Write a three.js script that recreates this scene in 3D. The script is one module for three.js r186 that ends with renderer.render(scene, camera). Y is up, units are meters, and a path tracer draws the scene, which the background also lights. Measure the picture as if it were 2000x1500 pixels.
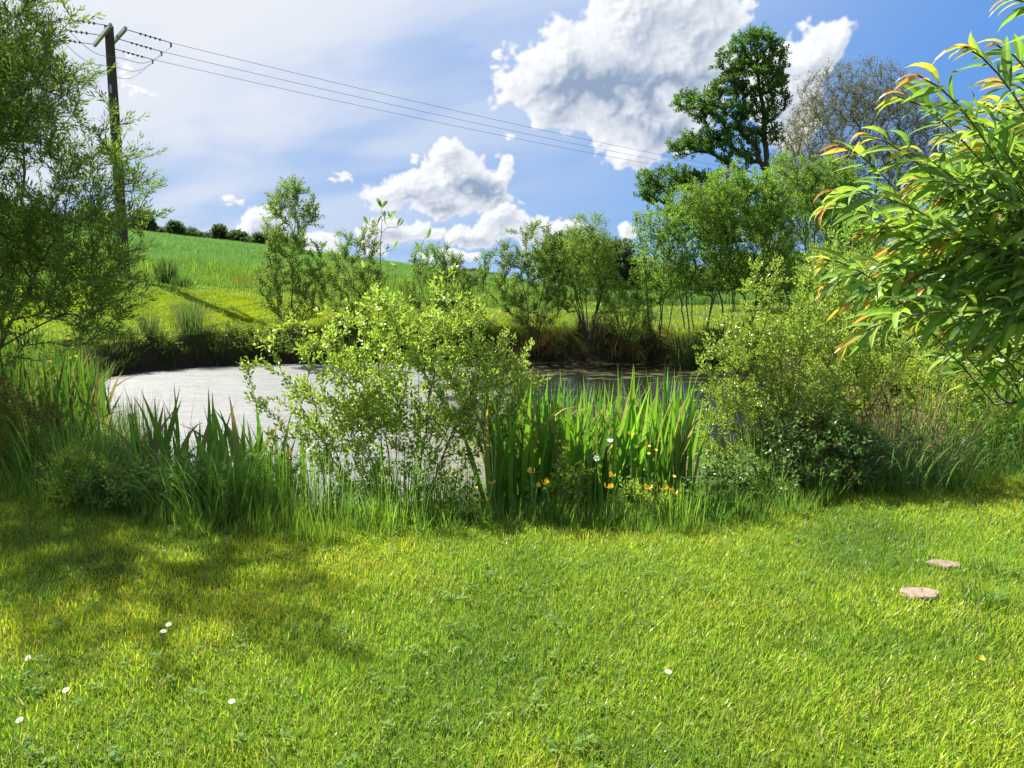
import * as THREE from 'three';
import { mergeGeometries } from 'three/addons/utils/BufferGeometryUtils.js';

// ---------------------------------------------------------------- camera, sky, sun, exposure
const scene = new THREE.Scene();
const camera = new THREE.PerspectiveCamera(56.8, 4 / 3, 0.05, 6000);
camera.position.set(0, 1.6, 0);
camera.rotation.x = -THREE.MathUtils.degToRad(6.8);
scene.add(camera);
const renderer = new THREE.WebGLRenderer({ antialias: true });
renderer.setSize(1024, 768);
renderer.toneMapping = THREE.LinearToneMapping;
renderer.toneMappingExposure = 3.5;
renderer.shadowMap.enabled = true;
const EXPOSURE = 3.5;

// ---------------------------------------------------------------- random numbers and noise
function makeRandom(seed) {
  let a = seed >>> 0;
  return () => { a = (a + 0x6d2b79f5) | 0; let t = Math.imul(a ^ (a >>> 15), 1 | a); t = (t + Math.imul(t ^ (t >>> 7), 61 | t)) ^ t; return ((t ^ (t >>> 14)) >>> 0) / 4294967296; };
}
const clamp = (x, a = 0, b = 1) => (x < a ? a : x > b ? b : x);
const lerp = (a, b, t) => a + (b - a) * t;
const smooth = (a, b, x) => { const t = clamp((x - a) / (b - a)); return t * t * (3 - 2 * t); };
const TABLE = new Float32Array(4096); { const r = makeRandom(77); for (let i = 0; i < 4096; i++) TABLE[i] = r(); }
const hash2 = (i, j) => TABLE[(Math.imul(i, 1619) + Math.imul(j, 31337) + ((i * j) & 1023)) & 4095];
function noise2(x, y) {
  const i = Math.floor(x), j = Math.floor(y), fx = x - i, fy = y - j, u = fx * fx * (3 - 2 * fx), v = fy * fy * (3 - 2 * fy);
  const a = hash2(i, j), b = hash2(i + 1, j), c = hash2(i, j + 1), d = hash2(i + 1, j + 1);
  return a + (b - a) * u + (c - a) * v + (a - b - c + d) * u * v;
}
function fbm(x, y, oct = 4) { let s = 0, a = 0.5, n = 0; for (let k = 0; k < oct; k++) { s += a * noise2(x, y); n += a; const t = x * 1.6 - y * 1.2 + 3.7; y = x * 1.2 + y * 1.6 + 8.1; x = t; a *= 0.5; } return s / n; }
function billow(x, y, oct = 6, gain = 0.54) { let s = 0, a = 0.5, n = 0; for (let k = 0; k < oct; k++) { s += a * (1 - Math.abs(2 * noise2(x, y) - 1)); n += a; const t = x * 1.62 - y * 1.25 + 3.7; y = x * 1.25 + y * 1.62 + 8.1; x = t; a *= gain; } return s / n; }

// ---------------------------------------------------------------- the sky: air, high veils and cumulus (angles in degrees: azimuth from straight ahead, elevation)
const SUN_AZ = -50, SUN_EL = 50;
const sunDir = new THREE.Vector3(Math.sin(SUN_AZ * Math.PI / 180) * Math.cos(SUN_EL * Math.PI / 180), Math.sin(SUN_EL * Math.PI / 180), -Math.cos(SUN_AZ * Math.PI / 180) * Math.cos(SUN_EL * Math.PI / 180));
const CLOUDS = [
  { k: 1.0, g: [[8.4, 15.6, 6.5, 2.2, 1], [12.5, 15.2, 4, 2.0, 0.9], [11.2, 12.4, 3.4, 1.1, 0.6], [13.5, 19, 4, 2.6, 0.3], [7.2, 13.2, 3, 0.7, 0.35], [3.2, 15.4, 2.4, 0.9, 0.6]], b: [[12.7, 20.2, 4.5, 2.9], [9.3, 19.1, 5.0, 3.3], [5.9, 17.9, 4.5, 3.3], [3.2, 16.6, 4.1, 2.5], [7.9, 15.4, 6.6, 2.5], [0.8, 15.4, 2.5, 1.4], [11.3, 17.0, 5.4, 3.7], [14.3, 16.8, 2.5, 2.1], [7.1, 13.5, 5.4, 1.9], [14.2, 19.7, 3.7, 3.3], [3.6, 13.9, 2.5, 1.0], [11.5, 23.1, 6.2, 3.7], [7.8, 20.8, 2.9, 2.1], [10.3, 12.5, 4.5, 2.1], [12.5, 13.4, 3.7, 2.5], [9.5, 10.9, 2.5, 1.1]] },
  { k: 1.0, g: [[20.4, 13, 3, 2.4, 0.35]], b: [[22.1, 17.4, 2.1, 1.9], [21.1, 16.2, 2.5, 2.1], [20.1, 14.6, 2.5, 2.5], [20.6, 12.6, 2.5, 3.3], [23.2, 18.0, 1.7, 1.2], [18.3, 15.8, 2.1, 2.5]] },
  { k: 1.5, g: [[-2.6, 8.7, 1.9, 1.1, 1], [-4.6, 10, 0.8, 1.2, 0.45], [-4.6, 6.9, 1.6, 0.5, 0.9], [-7.6, 8.3, 1.6, 0.5, 0.4], [-6, 7.5, 2, 0.4, 0.4]], b: [[-4.4, 10.0, 2.5, 2.1], [-5.2, 11.1, 1.0, 1.2], [-7.2, 8.6, 2.9, 1.4], [-2.8, 9.1, 2.5, 1.9], [-9.6, 7.8, 2.1, 1.0], [-0.4, 9.9, 0.6, 1.4], [-4.0, 7.7, 4.5, 1.2], [-1.6, 8.5, 1.2, 1.4], [-5.6, 6.9, 2.9, 0.6]] },
  { k: 1.8, g: [[-0.5, 4.3, 4, 0.5, 0.7], [-1, 5.8, 1, 0.5, 0.3], [2, 4.9, 1.5, 0.5, 0.4]], b: [[-0.4, 6.2, 2.3, 1.4], [-2.8, 5.0, 2.5, 1.2], [1.6, 5.2, 2.5, 1.4], [4.1, 5.2, 2.3, 1.2], [-0.6, 7.0, 1.0, 0.8], [5.7, 4.6, 1.7, 0.8], [-4.1, 4.6, 1.4, 0.7]] },
  { k: 1.8, g: [[-18.4, 5, 1.2, 0.9, 0.7], [-9.6, 4.8, 2, 0.5, 0.4]], b: [[-18.8, 5.5, 1.7, 1.7], [-19.7, 5.0, 1.4, 0.9], [-9.6, 5.3, 2.5, 1.2], [-11.2, 4.5, 1.7, 1.0], [-6.9, 5.4, 1.7, 0.6], [-4.9, 3.4, 2.9, 0.5], [9.2, 5.3, 0.9, 0.6], [-15, 4.2, 2.5, 1.0]] },
  { k: 2.4, g: [[-13.1, 8.8, 0.7, 0.2, 0.5], [-21, 7, 0.7, 0.15, 0.4]], b: [[-13.1, 9.0, 1.0, 0.5], [-21.0, 7.1, 1.0, 0.4], [-27.4, 15.1, 0.6, 1.2], [-26.7, 13.8, 0.9, 0.4], [-1.0, 18.0, 0.6, 0.4], [-1.3, 17.3, 0.4, 0.3], [-0.2, 12.5, 0.45, 0.3], [-7.7, 10.6, 0.5, 0.4]] },
];
for (const c of CLOUDS) c.box = [Math.min(...c.b.map((b) => b[0] - 1.5 * b[2])), Math.max(...c.b.map((b) => b[0] + 1.5 * b[2])), Math.min(...c.b.map((b) => b[1] - 1.5 * b[3])), Math.max(...c.b.map((b) => b[1] + 1.5 * b[3]))];
function cloudDepth(c, a, e, oct = 7) {      // how much cloud a line of sight goes through
  const wx = (noise2(a * 0.9, e * 0.9) - 0.5) * 1.1 / c.k + (noise2(a * 2.3 + 9, e * 2.3) - 0.5) * 0.5 / c.k, wy = (noise2(a * 0.9 + 40, e * 0.9 + 7) - 0.5) * 1.1 / c.k + (noise2(a * 2.3 + 59, e * 2.3) - 0.5) * 0.5 / c.k;
  let s = 0;
  for (const [x, y, rx, ry] of c.b) { const u = (a + wx - x) / rx, v = (e + wy - y) / ry, q = 1 - (u * u + v * v) * 0.7; if (q > 0) s += q * q; }
  if (s <= 0) return -1;
  const f = c.k > 2 ? 1.5 : 0.34 * c.k, rag = c.k > 2 ? 1.9 : 1.3;
  return (1 - Math.exp(-1.5 * s)) * 1.25 + (billow(a * f + 11, e * f * (c.k > 2 ? 1.8 : 1.15) + 5, oct) - 0.62) * rag - (c.k > 2 ? 0.42 : 0.3);
}
function wideDepth(dx, dy, dz) {             // the same kind of cumulus over the rest of the sky
  const el = Math.asin(dy) * 57.3, x = dx / (dy + 0.12), z = dz / (dy + 0.12);
  return (fbm(x * 0.9 + 31, z * 0.9 - 12, 5) - 0.56) * 3.2 + (billow(x * 2.1, z * 2.1, 5) - 0.62) * 0.7 - smooth(30, 75, el) * 0.15;
}
{
  const W = 4096, H = 2048, data = new Float32Array(W * H * 4), D2R = Math.PI / 180;
  const srgb = (r, g, b) => [r, g, b].map((v) => { v /= 255; return v <= 0.04045 ? v / 12.92 : ((v + 0.055) / 1.055) ** 2.4; });
  const ZEN = srgb(38, 110, 205), MID = srgb(76, 150, 232), LOW = srgb(150, 198, 246), HAZE = srgb(232, 237, 247), VEIL = srgb(241, 244, 250), WHITE = srgb(248, 250, 254), GREY = srgb(150, 170, 198), GLOW = srgb(250, 250, 252);
  for (let j = 0; j < H; j++) {
    const el = ((j + 0.5) / H - 0.5) * 180, e = Math.max(el, 0.2), ce = Math.cos(e * D2R), se = Math.sin(e * D2R);
    for (let i = 0; i < W; i++) {
      const at = (j * W + i) * 4;
      if (el < -1) { data[at] = 0.16; data[at + 1] = 0.2; data[at + 2] = 0.12; data[at + 3] = 1; continue; }
      const th = ((i + 0.5) / W - 0.5) * 2 * Math.PI, dx = Math.cos(th) * ce, dz = Math.sin(th) * ce;
      let az = Math.atan2(dx, -dz) / D2R;
      const cs = dx * sunDir.x + se * sunDir.y + dz * sunDir.z, ang = Math.acos(clamp(cs, -1, 1)) / D2R;
      // clear air: deep blue high up, pale low down, whiter round the sun
      const t1 = smooth(26, 60, e), t2 = 1 - Math.exp(-e / 8.5);
      let r = lerp(lerp(LOW[0], MID[0], t2), ZEN[0], t1), g = lerp(lerp(LOW[1], MID[1], t2), ZEN[1], t1), b = lerp(lerp(LOW[2], MID[2], t2), ZEN[2], t1);
      const away = smooth(48, 85, ang) * smooth(4, 22, e);
      r *= 1 - 0.42 * away; g *= 1 - 0.2 * away; b *= 1 - 0.05 * away;
      const h = clamp(0.97 * Math.exp(-Math.max(0, ang - 34) / 16));
      r = lerp(r, HAZE[0], h); g = lerp(g, HAZE[1], h); b = lerp(b, HAZE[2], h);
      const gl = Math.exp(-ang / 9); r = lerp(r, GLOW[0] * 1.5, gl); g = lerp(g, GLOW[1] * 1.5, gl); b = lerp(b, GLOW[2] * 1.5, gl);
      // thin high veils, long and slanting
      const px = dx / (se + 0.16), pz = dz / (se + 0.16), sx = px * 0.83 + pz * 0.55, sz = -px * 0.55 + pz * 0.83;
      const soft = fbm(sx * 0.9 + 4, sz * 1.6 + 2, 4);
      let v = 0.55 * fbm(sx * 1.3 + fbm(px * 1.5, pz * 1.5, 3) * 1.2, sz * 3.2, 6) + 0.45 * soft;
      v = smooth(0.3, 0.62, v) * (0.03 + 0.97 * smooth(72, 34, ang)) * 0.85;
      r = lerp(r, VEIL[0], v); g = lerp(g, VEIL[1], v); b = lerp(b, VEIL[2], v);
      // cumulus
      let d = -1, lit = 0.5, base = 0;
      if (Math.abs(az) < 40 && e < 34) {
        for (const c of CLOUDS) {
          if (az < c.box[0] || az > c.box[1] || e < c.box[2] || e > c.box[3]) continue;
          const q = cloudDepth(c, az, e);
          if (q > d) { d = q; const o = 0.32 / c.k, q2 = cloudDepth(c, az - o * 0.75, e + o * 0.66, 7), q3 = cloudDepth(c, az - 3.4 * o, e + 3 * o, 4); lit = clamp(0.64 + (q - Math.max(q2, -0.2)) * 1.5 + (q - Math.max(q3, -0.25)) * 0.36, 0, 1.1); base = 0; const wx = (fbm(az * c.k * 0.45 + 3, e * c.k * 0.6, 4) - 0.5) * 3.4 / c.k, wy = (fbm(az * c.k * 0.45 + 33, e * c.k * 0.6, 4) - 0.5) * 2.2 / c.k; for (const [gx, gy, rx, ry, st] of c.g) { const u = (az + wx - gx) / rx, v = (e + wy - gy) / ry; base = Math.max(base, st * smooth(1.5, 0.0, Math.sqrt(u * u + v * v))); } d += (billow(az * 2.6 * c.k, e * 2.9 * c.k, 4) - 0.6) * 0.22; }
        }
      } else {
        const w = smooth(38, 46, Math.abs(az)) + smooth(32, 40, e); d = wideDepth(dx, se, dz) + Math.min(0, clamp(w) - 1); if (d > 0) { const o = 0.03, q2 = wideDepth(dx + sunDir.x * o, Math.min(0.999, se + sunDir.y * o), dz + sunDir.z * o); lit = clamp(0.62 + (d - q2) * 1.2, 0, 1.1); base = 0.5; }
      }
      if (d > 0) {
        const al = smooth(-0.01, 0.27, d), thick = smooth(0.25, 1.05, d), shade = clamp(thick * (0.08 + 0.86 * base) + (1 - lit) * 0.8 * (0.4 + 0.6 * thick), 0, 1);
        const glow = 1 + 0.06 * lit;
        r = lerp(r, lerp(WHITE[0] * glow, GREY[0], shade), al); g = lerp(g, lerp(WHITE[1] * glow, GREY[1], shade), al); b = lerp(b, lerp(WHITE[2] * glow, GREY[2], shade), al);
      }
      data[at] = r / EXPOSURE; data[at + 1] = g / EXPOSURE; data[at + 2] = b / EXPOSURE; data[at + 3] = 1;
    }
  }
  const sky = new THREE.DataTexture(data, W, H, THREE.RGBAFormat, THREE.FloatType);
  sky.mapping = THREE.EquirectangularReflectionMapping; sky.magFilter = THREE.LinearFilter; sky.needsUpdate = true;
  scene.background = sky; scene.environment = sky;
}
const sun = new THREE.DirectionalLight(new THREE.Color(1, 0.95, 0.84), 5);
sun.position.copy(sunDir).multiplyScalar(120); sun.target.position.set(0, 0, -18); sun.position.add(sun.target.position);
sun.castShadow = true; sun.shadow.mapSize.set(4096, 4096);
Object.assign(sun.shadow.camera, { left: -45, right: 45, top: 45, bottom: -45, near: 1, far: 300 });
scene.add(sun, sun.target);

// ---------------------------------------------------------------- naming and describing
const taken = {};
function numbered(name) { const n = (taken[name] = (taken[name] ?? -1) + 1); return n ? `${name}_${String(n).padStart(3, '0')}` : name; }
function tag(o, label, category, group) { o.userData.label = label; o.userData.category = category; if (group) o.userData.group = group; return o; }
function thing(name, label, category, at, group) { const o = new THREE.Group(); o.name = numbered(name); o.position.set(...at); scene.add(o); return tag(o, label, category, group); }
function shadowed(m) { m.castShadow = m.receiveShadow = true; return m; }
function part(parent, name, geometry, material, local = false) {     // geometry in world coordinates unless local
  const m = shadowed(new THREE.Mesh(geometry, material)); m.name = name;
  if (!local) m.position.copy(parent.position).negate();
  parent.add(m); return m;
}
function stuff(o, name, label, category) { o.name = numbered(name); tag(o, label, category); o.userData.kind = 'stuff'; if (!o.parent) scene.add(o); return o; }

// ---------------------------------------------------------------- the lie of the land
// pond outline: x and distance ahead
const POND = [[-9.8, 17.4], [-9.55, 18.7], [-8.7, 19.9], [-7.4, 20.7], [-4.6, 21.4], [-1.6, 21.9], [0.9, 21.8], [4.2, 21.1], [5.8, 20.1], [6.7, 18], [6.6, 15], [6.1, 12.5], [5.1, 10.3], [3.8, 8.7], [2.5, 7.4], [1.2, 6.75], [0, 6.45], [-1.2, 6.5], [-2.4, 6.75], [-3.4, 7.3], [-4.3, 8.3], [-5.5, 9.8], [-7.2, 12.1], [-8.8, 14.6]];
function pondDistance(x, d) {               // metres outside the water's edge, negative over the water
  let best = 1e9, inside = false;
  for (let i = 0, j = POND.length - 1; i < POND.length; j = i++) {
    const [ax, ay] = POND[j], [bx, by] = POND[i], ex = bx - ax, ey = by - ay, t = clamp(((x - ax) * ex + (d - ay) * ey) / (ex * ex + ey * ey)), qx = x - ax - t * ex, qy = d - ay - t * ey;
    best = Math.min(best, qx * qx + qy * qy);
    if ((ay > d) !== (by > d) && x < ex * (d - ay) / ey + ax) inside = !inside;
  }
  return (inside ? -1 : 1) * Math.sqrt(best);
}
function table(rows, x) { if (x <= rows[0][0]) return rows[0][1]; for (let i = 1; i < rows.length; i++) if (x <= rows[i][0]) return lerp(rows[i - 1][1], rows[i][1], (x - rows[i - 1][0]) / (rows[i][0] - rows[i - 1][0])); return rows[rows.length - 1][1]; }
const C26 = [[-0.6, 2.25], [-0.36, 1.85], [-0.2, 1.55], [-0.04, 1.2], [0.1, 0.95], [0.3, 0.85]];
const C38 = [[-0.6, 3.3], [-0.45, 3.1], [-0.35, 2.8], [-0.2, 2.4], [-0.05, 1.9], [0.1, 1.45], [0.2, 1.2]];
const C80 = [[-0.6, 9.2], [-0.45, 7.1], [-0.35, 6.0], [-0.2, 4.6], [-0.05, 3.2], [0.1, 1.75], [0.2, 1.5]];
const C150 = [[-0.8, 20], [-0.5, 14.3], [-0.35, 12.0], [-0.16, 8.2], [-0.04, 5.8], [0.08, 3], [0.16, -0.3], [0.22, -1.6]];
function slopeLand(x, d) {
  if (d < 4) return 0;
  const u = x / Math.max(d, 14);
  const at = (q) => {
    if (q < 8) return 0; if (q < 16) return (q - 8) / 8 * 0.42; if (q < 21) return lerp(0.42, 0.65, (q - 16) / 5);
    const c26 = table(C26, u); if (q < 26) return lerp(0.65, c26, (q - 21) / 5);
    const c38 = table(C38, u); if (q < 38) return lerp(c26, c38, (q - 26) / 12);
    const c80 = table(C80, u); if (q < 80) return lerp(c38, c80, (q - 38) / 42);
    const c150 = table(C150, u); if (q < 150) return lerp(c80, c150, (q - 80) / 70);
    return lerp(c150, Math.min(c150 * 0.5 - 4, 2), smooth(150, 420, q));
  };
  return (at(d - 0.7) + 2 * at(d) + at(d + 0.7)) / 4;
}
const WATER = -0.3;
function ground(x, z) {
  const d = -z; let y = slopeLand(x, d);
  if (d > 3 && d < 26 && Math.abs(x) < 16) {
    const s = pondDistance(x, d), near = d < 13 ? 1 : 0, w = lerp(0.75, 1.7, smooth(15, 9, d));
    if (s < w) y = s > 0 ? lerp(WATER - 0.02, y, smooth(0, w, s) ** (near ? 1 : 0.8)) : WATER - 0.02 - 0.55 * smooth(0, 2, -s);
  }
  if (d < 60) y += (noise2(x * 1.3 + 5, z * 1.3) - 0.5) * 0.035 + (noise2(x * 0.35, z * 0.35 + 3) - 0.5) * 0.07;
  return y;
}
// edge of the mown lawn on the near bank: x and distance ahead
const LAWN_EDGE = [[-12, 8.6], [-4.49, 5.73], [-4.13, 5.57], [-3.5, 5.36], [-2.81, 5.04], [-2.35, 4.86], [-1.77, 4.75], [-1.05, 4.7], [-0.35, 4.73], [0.36, 4.8], [1.09, 4.86], [1.47, 4.96], [1.94, 5.23], [2.23, 5.36], [2.54, 5.53], [3.18, 5.73], [4.02, 6.05], [4.73, 6.42], [5.45, 6.73], [12, 9.5]];
const lawnEdge = (x) => table(LAWN_EDGE, x);

// ---------------------------------------------------------------- materials
const col = (r, g, b) => new THREE.Color().setRGB(r, g, b);
function leafMaterial(through, gloss = 0, glossRough = 0.35, extra = {}) {
  return new THREE.MeshPhysicalMaterial({ color: 0xffffff, roughness: 1, transmission: through, thickness: 0, clearcoat: gloss, clearcoatRoughness: glossRough, specularIntensity: 0.25, side: THREE.DoubleSide, ...extra });
}
const M = {
  grass: leafMaterial(0.5, 0.22, 0.25, { vertexColors: true }),
  blade: leafMaterial(0.5, 0.3, 0.32, { vertexColors: true }),
  leaf: leafMaterial(0.52, 0.12, 0.4, { vertexColors: true }),
  paleLeaf: leafMaterial(0.48, 0.5, 0.26, { vertexColors: true }),
  glossy: leafMaterial(0.55, 0.6, 0.3, { vertexColors: true }),
  dry: leafMaterial(0.3, 0, 0.5, { vertexColors: true }),
};
function noiseTexture(size, fn, srgbMap = false) {
  const a = new Uint8Array(size * size * 4);
  for (let j = 0; j < size; j++) for (let i = 0; i < size; i++) { const c = fn(i / size, j / size), at = (j * size + i) * 4; for (let k = 0; k < 3; k++) a[at + k] = clamp(Array.isArray(c) ? c[k] : c) * 255; a[at + 3] = 255; }
  const t = new THREE.DataTexture(a, size, size); t.wrapS = t.wrapT = THREE.RepeatWrapping; t.magFilter = THREE.LinearFilter; if (srgbMap) t.colorSpace = THREE.SRGBColorSpace; t.needsUpdate = true; return t;
}
// noise that joins at the edges
const tiled = (u, v, f, oct) => { const a = fbm(u * f, v * f, oct), b = fbm((u - 1) * f, v * f, oct), c = fbm(u * f, (v - 1) * f, oct), d = fbm((u - 1) * f, (v - 1) * f, oct); return lerp(lerp(a, b, u), lerp(c, d, u), v); };
const barkBump = noiseTexture(256, (u, v) => tiled(u * 1, v * 1, 9, 4) * 0.6 + Math.abs(Math.sin(u * 44 + 5 * tiled(u, v, 4, 3))) * 0.4);
const bark = (r, g, b) => new THREE.MeshStandardMaterial({ color: col(r, g, b), roughness: 0.95, bumpMap: barkBump, bumpScale: 0.006 });
const B = { grey: bark(0.11, 0.095, 0.075), dark: bark(0.055, 0.045, 0.035), twig: bark(0.13, 0.1, 0.06), red: bark(0.16, 0.08, 0.045), green: bark(0.16, 0.17, 0.06) };

// ---------------------------------------------------------------- building blocks
class Soup {                                 // triangles with a colour each corner
  constructor() { this.p = []; this.c = []; this.n = []; }
  tri(a, b, c, k) { this.p.push(...a, ...b, ...c); for (let i = 0; i < 3; i++) this.c.push(k[0], k[1], k[2]); }
  geometry(smoothNormals = false) {
    const g = new THREE.BufferGeometry();
    g.setAttribute('position', new THREE.Float32BufferAttribute(this.p, 3));
    if (this.c.length) g.setAttribute('color', new THREE.Float32BufferAttribute(this.c, 3));
    if (this.n.length) g.setAttribute('normal', new THREE.Float32BufferAttribute(this.n, 3)); else g.computeVertexNormals();
    return g;
  }
}
const V = (x, y, z) => new THREE.Vector3(x, y, z);
const tmpQ = new THREE.Quaternion(), UP = V(0, 1, 0);
// a blade or strap leaf from its foot: heading ha, lean, bending over by 'bend' (radians in all), folded a little along its midrib
function addBlade(s, foot, h, w, ha, lean, bend, segs, color, tipColor = color, fold = 0.15, twist = 0) {
  let [x, y, z] = foot, ang = lean; const dx = Math.cos(ha), dz = Math.sin(ha), st = h / segs; let prev = null;
  for (let k = 0; k <= segs; k++) {
    const t = k / segs, half = w * 0.5 * (t < 0.55 ? 0.8 + 0.36 * t : (1 - t) / 0.45) , a = ha + Math.PI / 2 + twist * t, sx = Math.cos(a) * half, sz = Math.sin(a) * half, fy = half * fold * 2;
    const cur = { c: [x, y, z], l: [x - sx, y + fy, z - sz], r: [x + sx, y + fy, z + sz] }, kc = [lerp(color[0], tipColor[0], t), lerp(color[1], tipColor[1], t), lerp(color[2], tipColor[2], t)];
    if (prev) {
      if (k === segs) { if (fold > 0.3) { s.tri(prev.l, prev.c, cur.c, kc); s.tri(prev.c, prev.r, cur.c, kc); } else s.tri(prev.l, prev.r, cur.c, kc); }
      else if (fold > 0.3) { s.tri(prev.l, prev.c, cur.c, kc); s.tri(prev.l, cur.c, cur.l, kc); s.tri(prev.c, prev.r, cur.r, kc); s.tri(prev.c, cur.r, cur.c, kc); }
      else { s.tri(prev.l, prev.r, cur.r, kc); s.tri(prev.l, cur.r, cur.l, kc); }
    }
    prev = cur; x += Math.sin(ang) * dx * st; y += Math.cos(ang) * st; z += Math.sin(ang) * dz * st; ang += bend / segs * (0.5 + t);
  }
}
function tuft(seed, { n, h, w, spread, lean = [0, 0.5], bend = [0.2, 1.2], segs = 3, colors, tip = null, fold = 0.15, outward = 0.6 }) {
  const r = makeRandom(seed), s = new Soup();
  for (let i = 0; i < n; i++) {
    const q = Math.sqrt(-2 * Math.log(1 - r() * 0.95)) * spread * 0.6, a = r() * 6.283, c = colors[Math.floor(r() * colors.length)], k = 0.8 + 0.4 * r();
    const ha = r() < outward ? a + (r() - 0.5) * 1.2 : r() * 6.283;
    addBlade(s, [Math.cos(a) * q, -0.01, Math.sin(a) * q], lerp(h[0], h[1], r() ** 1.3), w * (0.7 + 0.6 * r()), ha, lerp(lean[0], lean[1], r()), lerp(bend[0], bend[1], r() ** 1.5), segs, c.map((x) => x * k), tip ? tip.map((x) => x * k) : c.map((x) => x * k), fold, (r() - 0.5) * 1.2);
  }
  return s.geometry();
}
// one leaf along +y, lying in the x-y plane, face towards +z: length 1 scaled by L and W, drooping by 'droop'
function leafShape(L, W, droop, cup, segs, color, wide = 0.45, tipC = color, rib = 0, curl = 0) {
  const s = new Soup(); let y = 0, z = 0, ang = -droop * 0.3, prev = null; const st = L / segs;
  for (let k = 0; k <= segs; k++) {
    const t = k / segs, half = W * 0.5 * Math.max(0.02, Math.pow(Math.sin(Math.PI * Math.pow(clamp(t, 0.012, 1), Math.log(0.5) / Math.log(wide))), 0.9)), ct = Math.cos(curl * t), sn = Math.sin(curl * t), cur = { c: [0, y, z], l: [-half * ct, y, z + half * cup - half * sn], r: [half * ct, y, z + half * cup + half * sn] };
    const c0 = [lerp(color[0], tipC[0], t), lerp(color[1], tipC[1], t), lerp(color[2], tipC[2], t)];
    if (prev) {
      if (k === 1) { s.tri(prev.c, cur.r, cur.c, c0); s.tri(prev.c, cur.c, cur.l, c0); }
      else if (k === segs) { s.tri(prev.r, cur.c, prev.c, c0); s.tri(prev.c, cur.c, prev.l, c0); }
      else { s.tri(prev.c, prev.r, cur.r, c0); s.tri(prev.c, cur.r, cur.c, c0); s.tri(prev.l, prev.c, cur.c, c0); s.tri(prev.l, cur.c, cur.l, c0); }
    }
    prev = cur; y += Math.cos(ang) * st; z -= Math.sin(ang) * st; ang += droop / segs;
  }
  if (rib) { const k = [0.42, 0.5, 0.2]; for (let i = 0; i < s.p.length / 3; i++) if (s.p[i * 3] === 0) for (let q = 0; q < 3; q++) s.c[i * 3 + q] = lerp(s.c[i * 3 + q], k[q], rib); }
  return s.geometry();
}
function placeMatrix(pos, dir, roll, scale) {
  const q = new THREE.Quaternion().setFromUnitVectors(UP, dir).multiply(tmpQ.setFromAxisAngle(UP, roll));
  return new THREE.Matrix4().compose(pos, q, V(scale, scale, scale));
}
// a sprig along +y with leaves set spirally: returns { geometry, leaves: matrices of its leaves, leaf: shapes }
function sprig(seed, { n, len, L, W, open = [0.5, 1.2], droop = 0.4, cup = 0.3, segs = 2, colors, wide = 0.45, stem = 0.0015, stemColor = [0.12, 0.1, 0.05], paired = false, tuftEnd = 3 }) {
  const r = makeRandom(seed), shapes = colors.map((c) => leafShape(L, W, droop, cup, segs, c, wide)), geos = [], leaves = [];
  for (let i = 0; i < n; i++) {
    const t = (i + 0.6) / n, a = i * 2.4 + r() * 0.7, op = lerp(open[1], open[0], t) * (0.8 + 0.4 * r()), d = V(Math.cos(a) * Math.sin(op), Math.cos(op), Math.sin(a) * Math.sin(op)).normalize();
    // leaf faces roughly outward and up
    const y = d.clone(), zz = V(Math.cos(a), 0.7, Math.sin(a)).addScaledVector(y, -y.dot(V(Math.cos(a), 0.7, Math.sin(a)))).normalize(), xx = y.clone().cross(zz).normalize();
    const sc = (0.7 + 0.5 * r()) * (t > 0.85 ? 0.7 : 1), m = new THREE.Matrix4().makeBasis(xx.multiplyScalar(sc), y.multiplyScalar(sc), zz.multiplyScalar(sc)).setPosition(0, t * len, 0);
    m.multiply(new THREE.Matrix4().makeRotationY((r() - 0.5) * 1.4));
    const k = Math.floor(r() * shapes.length); leaves.push({ m, k }); geos.push(shapes[k].clone().applyMatrix4(m));
  }
  if (stem) { const s = new Soup(); for (let k = 0; k < 3; k++) { const a = k * 2.094, b = a + 2.094; s.tri([Math.cos(a) * stem, -0.01, Math.sin(a) * stem], [Math.cos(b) * stem, -0.01, Math.sin(b) * stem], [0, len, 0], stemColor); } geos.push(s.geometry()); }
  return { geometry: mergeGeometries(geos), leaves, shapes };
}
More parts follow.
